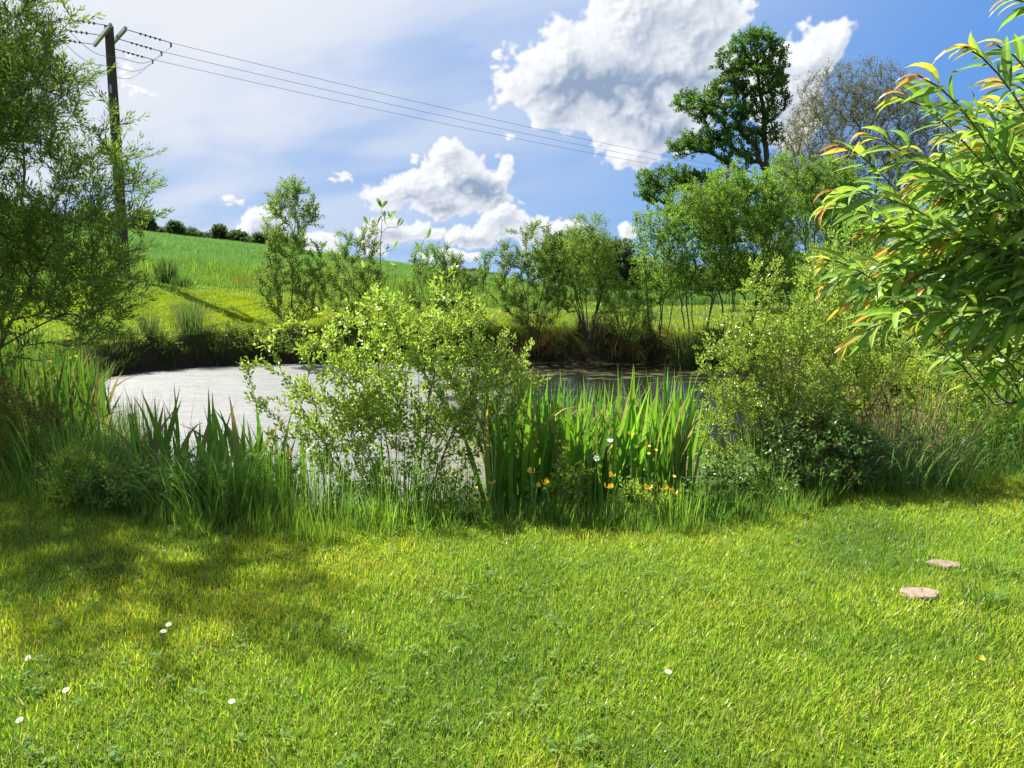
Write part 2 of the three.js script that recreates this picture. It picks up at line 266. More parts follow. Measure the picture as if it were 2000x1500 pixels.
// a branching skeleton that reaches for every point of 'pts' from the lines 'stems'
function grow(seed, { stems, pts, lift = 0.15, seg = 0.3, wob = 0.04, up = 0.6, tipR = 0.004, power = 2.3, noBranch = 0.3, along = 0.12 }) {
  const r = makeRandom(seed), P = [], par = [], len = [], ok = [], dirs = [];
  const push = (p, parent, can) => { P.push(p); par.push(parent); len.push(parent < 0 ? 0 : len[parent] + p.distanceTo(P[parent])); ok.push(can); dirs.push(parent < 0 ? V(0, 1, 0) : p.clone().sub(P[parent]).normalize()); return P.length - 1; };
  for (const st of stems) { const c = new THREE.CatmullRomCurve3(st.map((q) => V(...q))), n = Math.max(2, Math.ceil(c.getLength() / seg)); let last = -1; for (let k = 0; k <= n; k++) { const p = c.getPoint(k / n); if (k) p.add(V((r() - 0.5) * wob, 0, (r() - 0.5) * wob)); last = push(p, last, p.y - st[0][1] > noBranch); } }
  const base = V(...stems[0][0]); pts.sort((a, b) => a.distanceToSquared(base) - b.distanceToSquared(base));
  const tips = [];
  for (const a of pts) {
    let best = 1e9, bi = 0;
    for (let i = 0; i < P.length; i++) { if (!ok[i]) continue; const q = P[i], dx = a.x - q.x, dy = a.y - q.y, dz = a.z - q.z, d2 = dx * dx + dy * dy + dz * dz; if (d2 > best * best) continue; const d = Math.sqrt(d2) + 1e-6, cosD = (dx * dirs[i].x + dy * dirs[i].y + dz * dirs[i].z) / d, s = d * (1 + up * Math.max(0, 0.35 - dy / d) + 0.35 * (1 - cosD)) + along * len[i]; if (s < best) { best = s; bi = i; } }
    const q = P[bi], d = q.distanceTo(a), c1 = q.clone().addScaledVector(dirs[bi], d * 0.35), c2 = a.clone().sub(q).multiplyScalar(0.65).add(q).add(V(0, lift * d, 0)), cv = new THREE.CubicBezierCurve3(q, c1, c2, a), n = Math.max(2, Math.ceil(d / seg)), path = [bi]; let last = bi;
    for (let k = 1; k <= n; k++) { const p = cv.getPoint(k / n); if (k < n) p.add(V((r() - 0.5) * wob, (r() - 0.5) * wob, (r() - 0.5) * wob)); last = push(p, last, true); path.push(last); }
    tips.push(path);
  }
  const area = new Float32Array(P.length), kids = new Int32Array(P.length); for (let i = P.length - 1; i >= 0; i--) { if (!kids[i]) area[i] = tipR ** power; if (par[i] >= 0) { area[par[i]] += area[i]; kids[par[i]]++; } }
  const R = Array.from(area, (x) => x ** (1 / power));
  return { P, par, R, tips };
}
function limbs(sk, { minR = 0, thin = 0 } = {}) {     // tapered round limbs of a skeleton
  const pos = [], nor = [], uv = [], d = V(), s1 = V(), s2 = V();
  for (let i = 0; i < sk.P.length; i++) {
    const j = sk.par[i]; if (j < 0) continue; const r1 = Math.max(sk.R[i], thin), r0 = Math.max(Math.min(sk.R[j], r1 * 1.3), thin); if (r1 < minR) continue;
    const n = r1 > 0.04 ? 8 : r1 > 0.012 ? 5 : 3, a = sk.P[j], b = sk.P[i]; d.subVectors(b, a); const L = d.length(); if (L < 1e-5) continue; d.divideScalar(L);
    s1.set(Math.abs(d.y) > 0.9 ? 1 : 0, Math.abs(d.y) > 0.9 ? 0 : 1, 0).cross(d).normalize(); s2.crossVectors(d, s1);
    const ring = (c, rr, k) => { const t = k / n * 6.28319, x = Math.cos(t), y = Math.sin(t); return [c.x + (s1.x * x + s2.x * y) * rr, c.y + (s1.y * x + s2.y * y) * rr, c.z + (s1.z * x + s2.z * y) * rr, s1.x * x + s2.x * y, s1.y * x + s2.y * y, s1.z * x + s2.z * y]; };
    for (let k = 0; k < n; k++) { const A = ring(a, r0, k), Bq = ring(a, r0, k + 1), C = ring(b, r1, k), D = ring(b, r1, k + 1); for (const [q, u, v] of [[A, k / n, 0], [Bq, (k + 1) / n, 0], [D, (k + 1) / n, L], [A, k / n, 0], [D, (k + 1) / n, L], [C, k / n, L]]) { pos.push(q[0], q[1], q[2]); nor.push(q[3], q[4], q[5]); uv.push(u * 0.4, v); } }
  }
  const g = new THREE.BufferGeometry(); g.setAttribute('position', new THREE.Float32BufferAttribute(pos, 3)); g.setAttribute('normal', new THREE.Float32BufferAttribute(nor, 3)); g.setAttribute('uv', new THREE.Float32BufferAttribute(uv, 2)); return g;
}
// where the sprigs go: along the last 'reach' metres of every twig
function leafing(seed, sk, { reach, gap, upward = 0.3, side = 0.8, scale = [0.8, 1.2], keep = 1 }) {
  const r = makeRandom(seed), out = [];
  for (const path of sk.tips) {
    if (r() > keep) continue; let left = reach * (0.7 + 0.6 * r()), carry = 0;
    for (let k = path.length - 1; k > 0 && left > 0; k--) {
      const b = sk.P[path[k]], a = sk.P[path[k - 1]], L = a.distanceTo(b), d = b.clone().sub(a).normalize();
      for (let t = carry; t < Math.min(L, left); t += gap * (0.6 + 0.8 * r())) {
        const p = b.clone().addScaledVector(d, -t), o = V(r() - 0.5, r() - 0.5, r() - 0.5).normalize(), dir = d.clone().addScaledVector(o, side).add(V(0, upward, 0)).normalize();
        out.push({ p, dir: t === 0 && k === path.length - 1 ? d.clone() : dir, roll: r() * 6.28, s: lerp(scale[0], scale[1], r()) });
      }
      left -= L; carry = 0;
    }
  }
  return out;
}
function instanced(parent, name, geometry, material, list, tint, offset) {
  const m = shadowed(new THREE.InstancedMesh(geometry, material, list.length)); m.name = name; const mm = new THREE.Matrix4(), c = new THREE.Color();
  list.forEach((q, i) => { mm.copy(q.m ?? placeMatrix(q.p, q.dir, q.roll, q.s)); m.setMatrixAt(i, mm); const t = tint(q, i); c.setRGB(t[0], t[1], t[2]); m.setColorAt(i, c); });
  if (offset) m.position.copy(offset).negate(); (parent ?? scene).add(m); return m;
}
const clumpTint = (seed, amount = 0.35, warm = 0.15) => { const r = makeRandom(seed); return (q) => { const p = q.p, n = fbm(p.x * 1.1 + p.y * 0.7 + seed, p.z * 1.1 + p.y * 0.9, 3) - 0.5, k = 1 + n * 2 * amount + (r() - 0.5) * 0.3, w = 1 + (r() - 0.4) * warm * 2; return [k * w, k, k * 0.9]; }; };
function crown(parent, kinds, material, list, tint, name = 'crown') {       // all of a plant's leaves: one part
  if (kinds.length === 1) { const m = instanced(parent, name, kinds[0], material, list, tint, parent.position); m.userData.kind = 'stuff'; return m; }
  const g = new THREE.Group(); g.name = name; g.userData.kind = 'stuff'; parent.add(g);
  kinds.forEach((geo, k) => { const some = list.filter((_, i) => i % kinds.length === k); if (some.length) { const m = instanced(g, name === 'crown' ? 'foliage' : name, geo, material, some, tint, parent.position); m.userData.kind = 'stuff'; } });
  return g;
}
function inEllipsoids(seed, list, shell = 0.45) {   // [x, y, z, rx, ry, rz, count] points, more of them towards the outside
  const r = makeRandom(seed), out = [];
  for (const [x, y, z, rx, ry, rz, n] of list) for (let i = 0; i < n; i++) { const a = r() * 6.283, c = r() * 2 - 1, s = Math.sqrt(1 - c * c), q = lerp(shell, 1, Math.cbrt(r())); out.push(V(x + Math.cos(a) * s * rx * q, y + c * ry * q, z + Math.sin(a) * s * rz * q)); }
  return out;
}
function fan(seed, base, n, height, out, lean = [0, 0], spreadBase = 0.12) {    // several stems rising from one root
  const r = makeRandom(seed), st = [];
  for (let i = 0; i < n; i++) { const a = i / n * 6.283 + r() * 0.8, q = out * (0.35 + 0.65 * r()), h = height * (0.75 + 0.3 * r()); const bx = base[0] + Math.cos(a) * spreadBase * r(), bz = base[2] + Math.sin(a) * spreadBase * r(); st.push([[bx, base[1] - 0.1, bz], [bx + Math.cos(a) * q * 0.35 + lean[0] * 0.3, base[1] + h * 0.35, bz + Math.sin(a) * q * 0.35 + lean[1] * 0.3], [bx + Math.cos(a) * q + lean[0], base[1] + h, bz + Math.sin(a) * q + lean[1]]]); }
  return st;
}

// ---------------------------------------------------------------- the ground: one sheet out to the horizon
const lawnNoise = (x, z) => fbm(x * 0.55 + 20, z * 0.55 + 4, 4), patchNoise = (x, z) => fbm(x * 1.9 - 7, z * 1.9, 4);
{
  const angles = []; for (let a = -180; a < 180; a += Math.abs(a) < 46 ? 0.25 : 3) angles.push(a);
  const radii = [0]; for (let r = 0.4; r < 28; r += r < 4 ? 0.18 : 0.13) radii.push(r); for (let r = 28; r < 5200; r *= 1.035) radii.push(r);
  const A = angles.length, pos = [], colr = [], uv = [], idx = [];
  for (const r of radii) for (const a of angles) {
    const x = Math.sin(a * Math.PI / 180) * r, z = -Math.cos(a * Math.PI / 180) * r, d = -z, u = x / Math.max(d, 14);
    let y = d > 0 ? ground(x, z) : (noise2(x * 0.35, z * 0.35 + 3) - 0.5) * 0.07; if (r > 420) y = lerp(y, -12, smooth(420, 900, r));
    pos.push(x, y, z); uv.push(x / 2.4, z / 2.4);
    const n = fbm(x * 0.8, z * 0.8, 4), s = d > 3 && d < 26 && Math.abs(x) < 16 ? pondDistance(x, d) : 9;
    let c = [0.05 + 0.04 * n, 0.085 + 0.05 * n, 0.012];
    if (d > 20.5 && r < 420) c = [0.13 + 0.06 * n, 0.19 + 0.05 * n, 0.008];
    if (d > 26 && u < 0.06 && r < 45) c = [0.1, 0.14, 0.015];
    if (d > 37.5 || r > 60) c = [0.07 + 0.02 * n, 0.13 + 0.03 * n, 0.03];
    if (d > 152) c = [0.06, 0.09, 0.03];
    const wet = smooth(lerp(1.0, 1.9, smooth(14, 9, d)), 0.1, s); c = c.map((v, k) => lerp(v, [0.045, 0.036, 0.022][k], wet));
    colr.push(...c);
  }
  for (let j = 0; j < radii.length - 1; j++) for (let i = 0; i < A; i++) { const a = j * A + i, b = j * A + (i + 1) % A; idx.push(a, a + A, b, b, a + A, b + A); }
  const g = new THREE.BufferGeometry(); g.setAttribute('position', new THREE.Float32BufferAttribute(pos, 3)); g.setAttribute('color', new THREE.Float32BufferAttribute(colr, 3)); g.setAttribute('uv', new THREE.Float32BufferAttribute(uv, 2)); g.setIndex(idx); g.computeVertexNormals();
  const grain = noiseTexture(512, (u, v) => { const a = tiled(u, v, 24, 5), b = tiled(u + 0.3, v, 60, 3); return 0.35 + 0.65 * (a * 0.5 + b * 0.5); });
  const ground_ = shadowed(new THREE.Mesh(g, new THREE.MeshPhysicalMaterial({ vertexColors: true, map: grain, bumpMap: grain, bumpScale: 0.02, roughness: 1, specularIntensity: 0, side: THREE.DoubleSide })));
  ground_.name = 'ground'; ground_.userData = { kind: 'structure', label: 'grassy ground rising from the pond to a green hill' }; scene.add(ground_);
}
// ---------------------------------------------------------------- the pond: open dark water with a pale film of scum over its left half
{
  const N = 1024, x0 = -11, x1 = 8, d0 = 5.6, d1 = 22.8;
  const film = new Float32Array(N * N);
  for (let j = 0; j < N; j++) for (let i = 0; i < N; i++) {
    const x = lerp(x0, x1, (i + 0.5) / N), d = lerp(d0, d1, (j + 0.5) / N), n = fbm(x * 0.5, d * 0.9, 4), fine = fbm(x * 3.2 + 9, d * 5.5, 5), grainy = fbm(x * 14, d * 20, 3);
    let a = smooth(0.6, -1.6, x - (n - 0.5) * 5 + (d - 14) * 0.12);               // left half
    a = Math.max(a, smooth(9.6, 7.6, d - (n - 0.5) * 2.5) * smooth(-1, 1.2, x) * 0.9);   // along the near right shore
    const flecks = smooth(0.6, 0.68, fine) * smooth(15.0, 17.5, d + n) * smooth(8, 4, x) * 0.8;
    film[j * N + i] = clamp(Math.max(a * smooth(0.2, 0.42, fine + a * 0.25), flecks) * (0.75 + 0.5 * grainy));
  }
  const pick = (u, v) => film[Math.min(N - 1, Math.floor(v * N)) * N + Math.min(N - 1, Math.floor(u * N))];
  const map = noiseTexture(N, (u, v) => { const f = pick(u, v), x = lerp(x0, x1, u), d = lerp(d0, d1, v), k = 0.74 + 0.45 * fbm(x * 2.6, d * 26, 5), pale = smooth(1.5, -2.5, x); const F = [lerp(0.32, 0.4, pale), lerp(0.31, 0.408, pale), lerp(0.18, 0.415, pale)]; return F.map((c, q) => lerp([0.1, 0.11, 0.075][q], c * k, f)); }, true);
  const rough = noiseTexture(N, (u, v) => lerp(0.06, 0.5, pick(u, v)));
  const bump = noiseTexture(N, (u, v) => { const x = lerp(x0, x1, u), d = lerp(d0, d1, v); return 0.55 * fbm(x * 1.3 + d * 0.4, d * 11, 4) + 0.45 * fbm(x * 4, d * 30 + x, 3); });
  for (const t of [map, rough, bump]) t.wrapS = t.wrapT = THREE.ClampToEdgeWrapping;
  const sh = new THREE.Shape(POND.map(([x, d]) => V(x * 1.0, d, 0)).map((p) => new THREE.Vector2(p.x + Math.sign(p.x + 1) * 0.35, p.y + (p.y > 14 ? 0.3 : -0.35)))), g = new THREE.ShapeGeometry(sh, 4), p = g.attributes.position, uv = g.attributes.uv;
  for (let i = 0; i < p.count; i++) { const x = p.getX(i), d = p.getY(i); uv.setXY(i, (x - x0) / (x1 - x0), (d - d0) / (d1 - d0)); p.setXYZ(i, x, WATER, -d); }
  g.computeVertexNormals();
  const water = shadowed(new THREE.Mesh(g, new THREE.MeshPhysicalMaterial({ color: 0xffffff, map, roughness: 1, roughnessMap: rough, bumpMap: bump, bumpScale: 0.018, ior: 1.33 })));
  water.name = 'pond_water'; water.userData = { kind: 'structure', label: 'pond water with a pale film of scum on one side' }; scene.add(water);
}
// ---------------------------------------------------------------- mown lawn, far grass, crop
const F1 = [0.115, 0.23, 0.02], F2 = [0.17, 0.27, 0.024], G1 = [0.18, 0.275, 0.01], G2 = [0.27, 0.325, 0.012], G3 = [0.08, 0.165, 0.01], STRAW = [0.34, 0.28, 0.1], YEL = [0.32, 0.31, 0.02];
const mixc = (a, b, t) => a.map((v, i) => lerp(v, b[i], t));
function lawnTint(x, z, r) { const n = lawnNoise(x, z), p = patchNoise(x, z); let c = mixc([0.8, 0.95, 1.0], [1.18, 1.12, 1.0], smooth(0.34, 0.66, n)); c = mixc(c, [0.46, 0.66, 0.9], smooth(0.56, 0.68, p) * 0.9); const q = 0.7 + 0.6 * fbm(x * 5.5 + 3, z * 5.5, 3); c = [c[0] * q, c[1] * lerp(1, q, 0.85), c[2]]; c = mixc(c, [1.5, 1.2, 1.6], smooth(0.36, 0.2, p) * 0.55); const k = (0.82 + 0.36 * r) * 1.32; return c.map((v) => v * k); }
function spread(seed, x0, x1, d0, d1, perM2, test) {
  const r = makeRandom(seed), out = [], n = Math.round((x1 - x0) * (d1 - d0) * perM2);
  for (let i = 0; i < n; i++) { const x = lerp(x0, x1, r()), d = lerp(d0, d1, r()), q = test(x, d, r); if (q) out.push({ x, z: -d, s: q === true ? 1 : q, r: r() }); }
  return out;
}
function carpet(seed, name, label, category, geos, material, spots, tint, { tilt = 0.12, sy = [0.8, 1.2], sink = 0 } = {}) {
  const r = makeRandom(seed), host = geos.length > 1 ? new THREE.Group() : null, E = new THREE.Euler();
  for (let k = 0; k < geos.length; k++) {
    const list = spots.filter((_, i) => i % geos.length === k).map((q) => { E.set((r() - 0.5) * tilt * 2, r() * 6.28, (r() - 0.5) * tilt * 2, 'YXZ'); return { ...q, m: new THREE.Matrix4().compose(V(q.x, ground(q.x, q.z) - sink, q.z), new THREE.Quaternion().setFromEuler(E), V(q.s, q.s * lerp(sy[0], sy[1], r()), q.s)) }; });
    if (!list.length) continue;
    const m = instanced(host ?? scene, numbered(name.replace(/s$/, '') + '_tuft'), geos[k], material, list, (q) => tint(q.x, q.z, q.r)); m.userData.kind = 'stuff';
    if (!host) return stuff(m, name, label, category);
  }
  return stuff(host, name, label, category);
}
{
  const lawnGeo = [1, 2, 3, 4, 5, 6].map((k) => tuft(100 + k, { n: 112, h: [0.024, 0.068], w: 0.0036, spread: 0.155, lean: [0.1, 0.95], bend: [0.1, 1.3], segs: 3, colors: [G1, G1, G1, G1, G2, G2, G2, G2, G3, G3, G3, G1, YEL, STRAW], outward: 0.1 }));
  const near = spread(5, -6.5, 8.5, 1.3, 9, 150, (x, d, r) => d < lawnEdge(x) + 0.1 && Math.abs(x) < d * 0.85 + 0.7 && (d < 3.6 || r() < 0.8) && (0.8 + 0.45 * r()));
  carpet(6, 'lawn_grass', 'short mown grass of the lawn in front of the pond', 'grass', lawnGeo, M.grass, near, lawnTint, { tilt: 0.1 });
  const longer = tuft(120, { n: 12, h: [0.06, 0.13], w: 0.0055, spread: 0.06, lean: [0.1, 0.7], bend: [0.2, 1.2], segs: 4, colors: [G1, G2, G3] });
  const tall = spread(7, -6, 8, 1.5, 8, 9, (x, d, r) => d < lawnEdge(x) + 0.05 && Math.abs(x) < d * 0.85 + 0.5 && fbm(x * 1.4 + 3, d * 1.4, 3) > 0.52 - 0.25 * smooth(0.5, 0, lawnEdge(x) - d) && (0.7 + 0.6 * r()));
  carpet(8, 'longer_grass', 'scattered longer grass blades standing out of the lawn', 'grass', [longer], M.grass, tall, (x, z, r) => [0.8 + 0.4 * r, 0.9 + 0.3 * r, 1]);
  // clover and plantain leaves lying in the lawn
  const r = makeRandom(9), s = []; for (let i = 0; i < 9; i++) { const g = leafShape(0.022, 0.017, 0.5, 0.2, 2, [0.11, 0.21, 0.03], 0.6), a = i * 2.4; g.rotateX(1.1 + 0.3 * r()); g.rotateY(a); g.translate(Math.cos(a) * 0.03 * r(), 0.028 + 0.02 * r(), Math.sin(a) * 0.03 * r()); s.push(g); }
  carpet(10, 'clover', 'clover and small broad leaves growing in the lawn', 'clover', [mergeGeometries(s)], M.leaf, spread(11, -5, 6.5, 1.5, 6.6, 26, (x, d, r) => d < lawnEdge(x) && Math.abs(x) < d * 0.85 + 0.4 && fbm(x * 1.1 + 50, d * 1.1, 3) > 0.5 && (0.7 + 0.6 * r())), (x, z, q) => [0.8 + 0.5 * q, 0.9 + 0.3 * q, 1], { tilt: 0.25 });
  // the far bank's lawn
  const farGeo = [1, 2, 3].map((k) => tuft(130 + k, { n: 90, h: [0.05, 0.12], w: 0.012, spread: 0.42, lean: [0.1, 0.8], bend: [0.1, 1.0], segs: 2, colors: [F1, F2, F2, F1, F2, STRAW], outward: 0.1 }));
  const far = spread(12, -24, 24, 17, 39, 8, (x, d, r) => { const u = x / d; if (Math.abs(u) > 0.85) return false; if (d < 24 && pondDistance(x, d) < 0.75) return false; if (u < 0.04 && d > 26.2 + noise2(x, 3)) return false; return (d > 30 ? 1.5 : 1) * (0.8 + 0.4 * r()) * (d > 30 && r() < 0.5 ? 0 : 1); });
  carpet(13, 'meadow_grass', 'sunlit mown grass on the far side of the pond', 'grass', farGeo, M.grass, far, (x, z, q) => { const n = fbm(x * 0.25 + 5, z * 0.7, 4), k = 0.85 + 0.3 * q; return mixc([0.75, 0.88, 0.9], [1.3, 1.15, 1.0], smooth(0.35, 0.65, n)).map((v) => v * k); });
  // rough unmown strip before the crop
  const roughGeo = [1, 2].map((k) => tuft(140 + k, { n: 60, h: [0.18, 0.5], w: 0.018, spread: 0.42, lean: [0, 0.4], bend: [0.1, 0.9], segs: 3, colors: [F1, F1, [0.08, 0.18, 0.02], F2, [0.17, 0.2, 0.04]] }));
  const sorrel = tuft(145, { n: 30, h: [0.25, 0.55], w: 0.022, spread: 0.4, lean: [0, 0.25], bend: [0, 0.3], segs: 3, colors: [[0.24, 0.12, 0.04], [0.24, 0.17, 0.05], G1] });
  const strip = spread(14, -27, 6, 26, 38.6, 5.5, (x, d, r) => x / d < 0.06 && x / d > -0.85 && d > 26.4 + noise2(x, 3) * 0.8 && (0.7 + 0.6 * r()) * (0.7 + 0.7 * smooth(27, 36, d)));
  carpet(15, 'rough_grass', 'rough unmown grass strip between far lawn and crop', 'grass', roughGeo, M.grass, strip, (x, z, q) => { const n = fbm(x * 0.4, z * 0.6, 3); return mixc([0.65, 0.85, 1], [1.15, 1.1, 1], n).map((v) => v * (0.8 + 0.4 * q)); });
  carpet(16, 'sorrel', 'reddish flowering sorrel patches in the rough grass strip', 'wild flowers', [sorrel], M.dry, spread(17, -25, 2, 28.5, 38.2, 1.7, (x, d, r) => x / d < -0.03 && fbm(x * 0.35 + 9, d * 0.5, 3) > 0.48 && (0.6 + 0.5 * r())), (x, z, q) => [1.2 + 0.4 * q, 1, 1]);
  // the crop: thick and even, its front edge standing like a low wall
  const cropGeo = [1, 2].map((k) => tuft(150 + k, { n: 80, h: [0.5, 0.78], w: 0.022, spread: 0.5, lean: [0, 0.18], bend: [0.05, 0.7], segs: 3, colors: [[0.08, 0.19, 0.035], [0.1, 0.22, 0.04], [0.13, 0.24, 0.05]], outward: 0.3 }));
  const crop = spread(18, -118, 60, 38, 150, 1.6, (x, d, r) => { const u = x / d; if (u < -0.86 || u > 0.5) return false; if (u > 0.18 && d > 92) return false; const k = d < 55 ? 1 : d < 90 ? 0.6 : 0.36; return r() < k && (d < 55 ? 1 : d < 90 ? 1.3 : 1.75); });
  for (const q of spread(19, -34, 20, 38, 41, 5, () => true)) if (q.x / -q.z < 0.5) crop.push(q);
  carpet(20, 'crop', 'young green cereal crop covering the hillside field', 'crop', cropGeo, M.grass, crop, (x, z, q) => { const n = fbm(x * 0.08, z * 0.05, 4), k = 0.85 + 0.3 * q; return mixc([0.85, 0.95, 1], [1.25, 1.1, 1.1], n).map((v) => v * k); }, { tilt: 0.06, sy: [0.9, 1.05] });
}

// ---------------------------------------------------------------- trees and shrubs
function plant({ name, label, category, group, base, seed, stems, ell, pts, shell, g = {}, barkMat = B.grey, thin = 0.004, leafs, kinds, mat = M.leaf, tint, crownName = 'crown' }) {
  const t = thing(name, label, category, base, group), sk = grow(seed, { stems, pts: pts ?? inEllipsoids(seed + 1, ell, shell), ...g });
  part(t, 'trunk', limbs(sk, { thin }), barkMat);
  const list = leafing(seed + 2, sk, leafs);
  crown(t, kinds, mat, list, tint ?? clumpTint(seed), crownName);
  t.userData.spots = undefined; delete t.userData.spots;
  return { t, sk, list };
}
const L1 = [0.15, 0.28, 0.022], L2 = [0.21, 0.33, 0.03], L3 = [0.09, 0.2, 0.022];
const SP = {
  willow: sprig(1, { n: 11, len: 0.16, L: 0.072, W: 0.016, open: [0.4, 1.0], droop: 0.5, colors: [[0.07, 0.155, 0.015], [0.1, 0.19, 0.018], [0.155, 0.245, 0.024]], wide: 0.42, stem: 0.001 }),
  sallow: sprig(2, { n: 9, len: 0.2, L: 0.07, W: 0.026, open: [0.5, 1.1], colors: [L1, L2, [0.2, 0.3, 0.06]], wide: 0.5 }),
  sparse: sprig(3, { n: 10, len: 0.24, L: 0.092, W: 0.036, open: [0.4, 1.0], stem: 0.001, colors: [[0.16, 0.26, 0.035], [0.21, 0.3, 0.05], [0.12, 0.21, 0.03]] }),
  alder: sprig(4, { n: 10, len: 0.24, L: 0.085, W: 0.04, open: [0.6, 1.2], colors: [L1, L2, L3], wide: 0.5 }),
  oak: sprig(5, { n: 13, len: 0.34, L: 0.14, W: 0.08, open: [0.7, 1.3], colors: [[0.055, 0.13, 0.014], [0.075, 0.165, 0.016], [0.1, 0.2, 0.018]], wide: 0.6 }),
  thin: sprig(6, { n: 7, len: 0.5, L: 0.1, W: 0.035, open: [0.5, 1.1], colors: [[0.11, 0.125, 0.03], [0.14, 0.15, 0.045]], stem: 0.006, stemColor: [0.09, 0.065, 0.035] }),
  hedge: sprig(7, { n: 14, len: 0.7, L: 0.34, W: 0.2, open: [0.6, 1.4], colors: [[0.07, 0.12, 0.035], [0.09, 0.15, 0.04], [0.06, 0.1, 0.04]], wide: 0.5 }),
  bush: sprig(8, { n: 8, len: 0.12, L: 0.052, W: 0.024, open: [0.5, 1.15], droop: 0.5, cup: 0.35, segs: 3, colors: [[0.26, 0.38, 0.04], [0.32, 0.42, 0.06], [0.2, 0.33, 0.035]], wide: 0.58, stem: 0.0016, stemColor: [0.14, 0.11, 0.05] }),
  small: sprig(9, { n: 10, len: 0.12, L: 0.037, W: 0.018, open: [0.5, 1.2], colors: [[0.22, 0.35, 0.03], [0.28, 0.38, 0.04], [0.16, 0.28, 0.025]], wide: 0.5, stem: 0.0014, stemColor: [0.18, 0.13, 0.06] }),
  bramble: sprig(10, { n: 8, len: 0.14, L: 0.05, W: 0.032, open: [0.8, 1.4], droop: 0.7, colors: [[0.08, 0.17, 0.03], [0.12, 0.22, 0.035], [0.17, 0.27, 0.05]], wide: 0.5, stem: 0.0018, stemColor: [0.14, 0.08, 0.04] }),
};

// the big willow on the left bank
{
  const base = [-6.9, 0.15, -8.6], r = makeRandom(300), pts = [];
  const edge = [[0.7, -5.2], [1.1, -4.85], [1.6, -4.6], [2.1, -4.5], [2.7, -4.45], [3.3, -4.45], [3.7, -4.6], [4.1, -4.95], [4.5, -5.15], [5.1, -5.3], [6, -5.5], [7.4, -6.0]];
  for (let i = 0; i < 3500; i++) { const y = r() < 0.5 ? 1.3 + 3.6 * r() : 0.8 + 6.6 * Math.pow(r(), 0.92), right = table(edge, y) + 0.1, sparse = smooth(2.0, 0.9, y), w = right + 8.0, q = Math.pow(r(), 0.72 - sparse * 0.1), x = right - w * q * 0.95; if (sparse > 0 && r() < sparse * 0.45) continue; const half = 1.5 * Math.sqrt(Math.max(0.1, 1 - ((x + 7.2) / 3.4) ** 2)); const d = 8.25 + (r() * 2 - 1) * half; pts.push(V(x * lerp(1, d / 8.25, 0.9), y, -d)); }
  for (let i = 0; i < 70; i++) { const y = 1.0 + 5 * r(), d = 7.2 + 2 * r(), x = (table(edge, y) + 0.05 + 0.35 * r()) * d / 8.25; for (let k = 0; k < 4; k++) pts.push(V(x - 0.12 * k + (r() - 0.5) * 0.1, y + (r() - 0.5) * 0.16 - 0.05 * k, -d + (r() - 0.5) * 0.2)); }
  for (let i = 0; i < 1500; i++) { const y = 1.5 + 2.9 * r(), x = -5.0 - 1.3 * r() ** 0.8, half = 0.9; pts.push(V(x, y, -8.3 + (r() * 2 - 1) * half)); }
  const hole = Array.from({ length: 34 }, () => V(-4.4 - 2 * r(), 1.2 + 4.6 * r(), -7.2 - 2 * r()));
  for (let i = pts.length - 1; i >= 0; i--) if (hole.some((h) => h.distanceTo(pts[i]) < 0.42)) pts.splice(i, 1);
  const stems = [[[-7.1, 0, -8.7], [-7.2, 2, -8.6], [-7.3, 4.2, -8.3], [-7.1, 6.6, -8.1]], [[-6.9, 0, -8.5], [-6.6, 1.3, -8.4], [-6.1, 3.0, -8.2], [-5.7, 5.2, -8.1]], [[-6.8, 0, -8.6], [-6.2, 0.9, -8.5], [-5.5, 1.9, -8.3], [-4.8, 2.9, -8.2]], [[-7.2, 0, -8.8], [-7.8, 2.1, -8.9], [-8.3, 4.4, -8.6]], [[-6.8, 0, -8.4], [-6.2, 0.65, -8.0], [-5.5, 1.15, -7.8], [-4.7, 1.5, -7.7]], [[-6.9, 0, -8.8], [-6.5, 1.6, -9.2], [-6.2, 3.4, -9.3], [-6.2, 5, -9.2]]];
  plant({ name: 'willow_tree', label: 'large narrow-leaved willow on the left bank, in front of the utility pole', category: 'tree', base, seed: 301, stems, pts, g: { lift: 0.1, seg: 0.28, up: 0.9, tipR: 0.0022, power: 2.5 }, leafs: { reach: 0.6, gap: 0.075, upward: 0.25, side: 0.7, scale: [0.8, 1.35] }, kinds: [SP.willow.geometry], tint: clumpTint(302, 0.4, 0.2) });
}
// young trees along the far bank, from left to right
function sapling(o) { return plant({ category: 'tree', name: 'young_tree', kinds: [SP.sparse.geometry], thin: 0.004, barkMat: B.dark, ...o }); }
sapling({ label: 'slender young tree with airy crown on the far bank, nearest the utility pole', base: [-6.45, 0.45, -20.9], seed: 310, stems: [[[-6.45, 0.3, -20.9], [-6.4, 2, -20.9], [-6.2, 4.7, -20.9]], [[-6.4, 0.3, -20.8], [-6.0, 1.1, -20.8], [-5.5, 2.6, -20.7]], [[-6.5, 0.3, -21], [-6.9, 1.6, -21], [-6.8, 4.2, -21]]], ell: [[-6.35, 2.3, -20.9, 1.05, 1.5, 0.9, 190], [-6.4, 3.9, -20.9, 0.75, 1.2, 0.7, 85], [-6.75, 4.4, -20.9, 0.2, 0.6, 0.2, 9], [-6.2, 4.7, -20.9, 0.15, 0.5, 0.2, 8], [-5.75, 4.1, -20.9, 0.15, 0.5, 0.2, 8]], shell: 0.25, g: { lift: 0.3, up: 1.4, seg: 0.25, tipR: 0.0035 }, leafs: { reach: 0.6, gap: 0.06, upward: 0.6, side: 0.6 } });
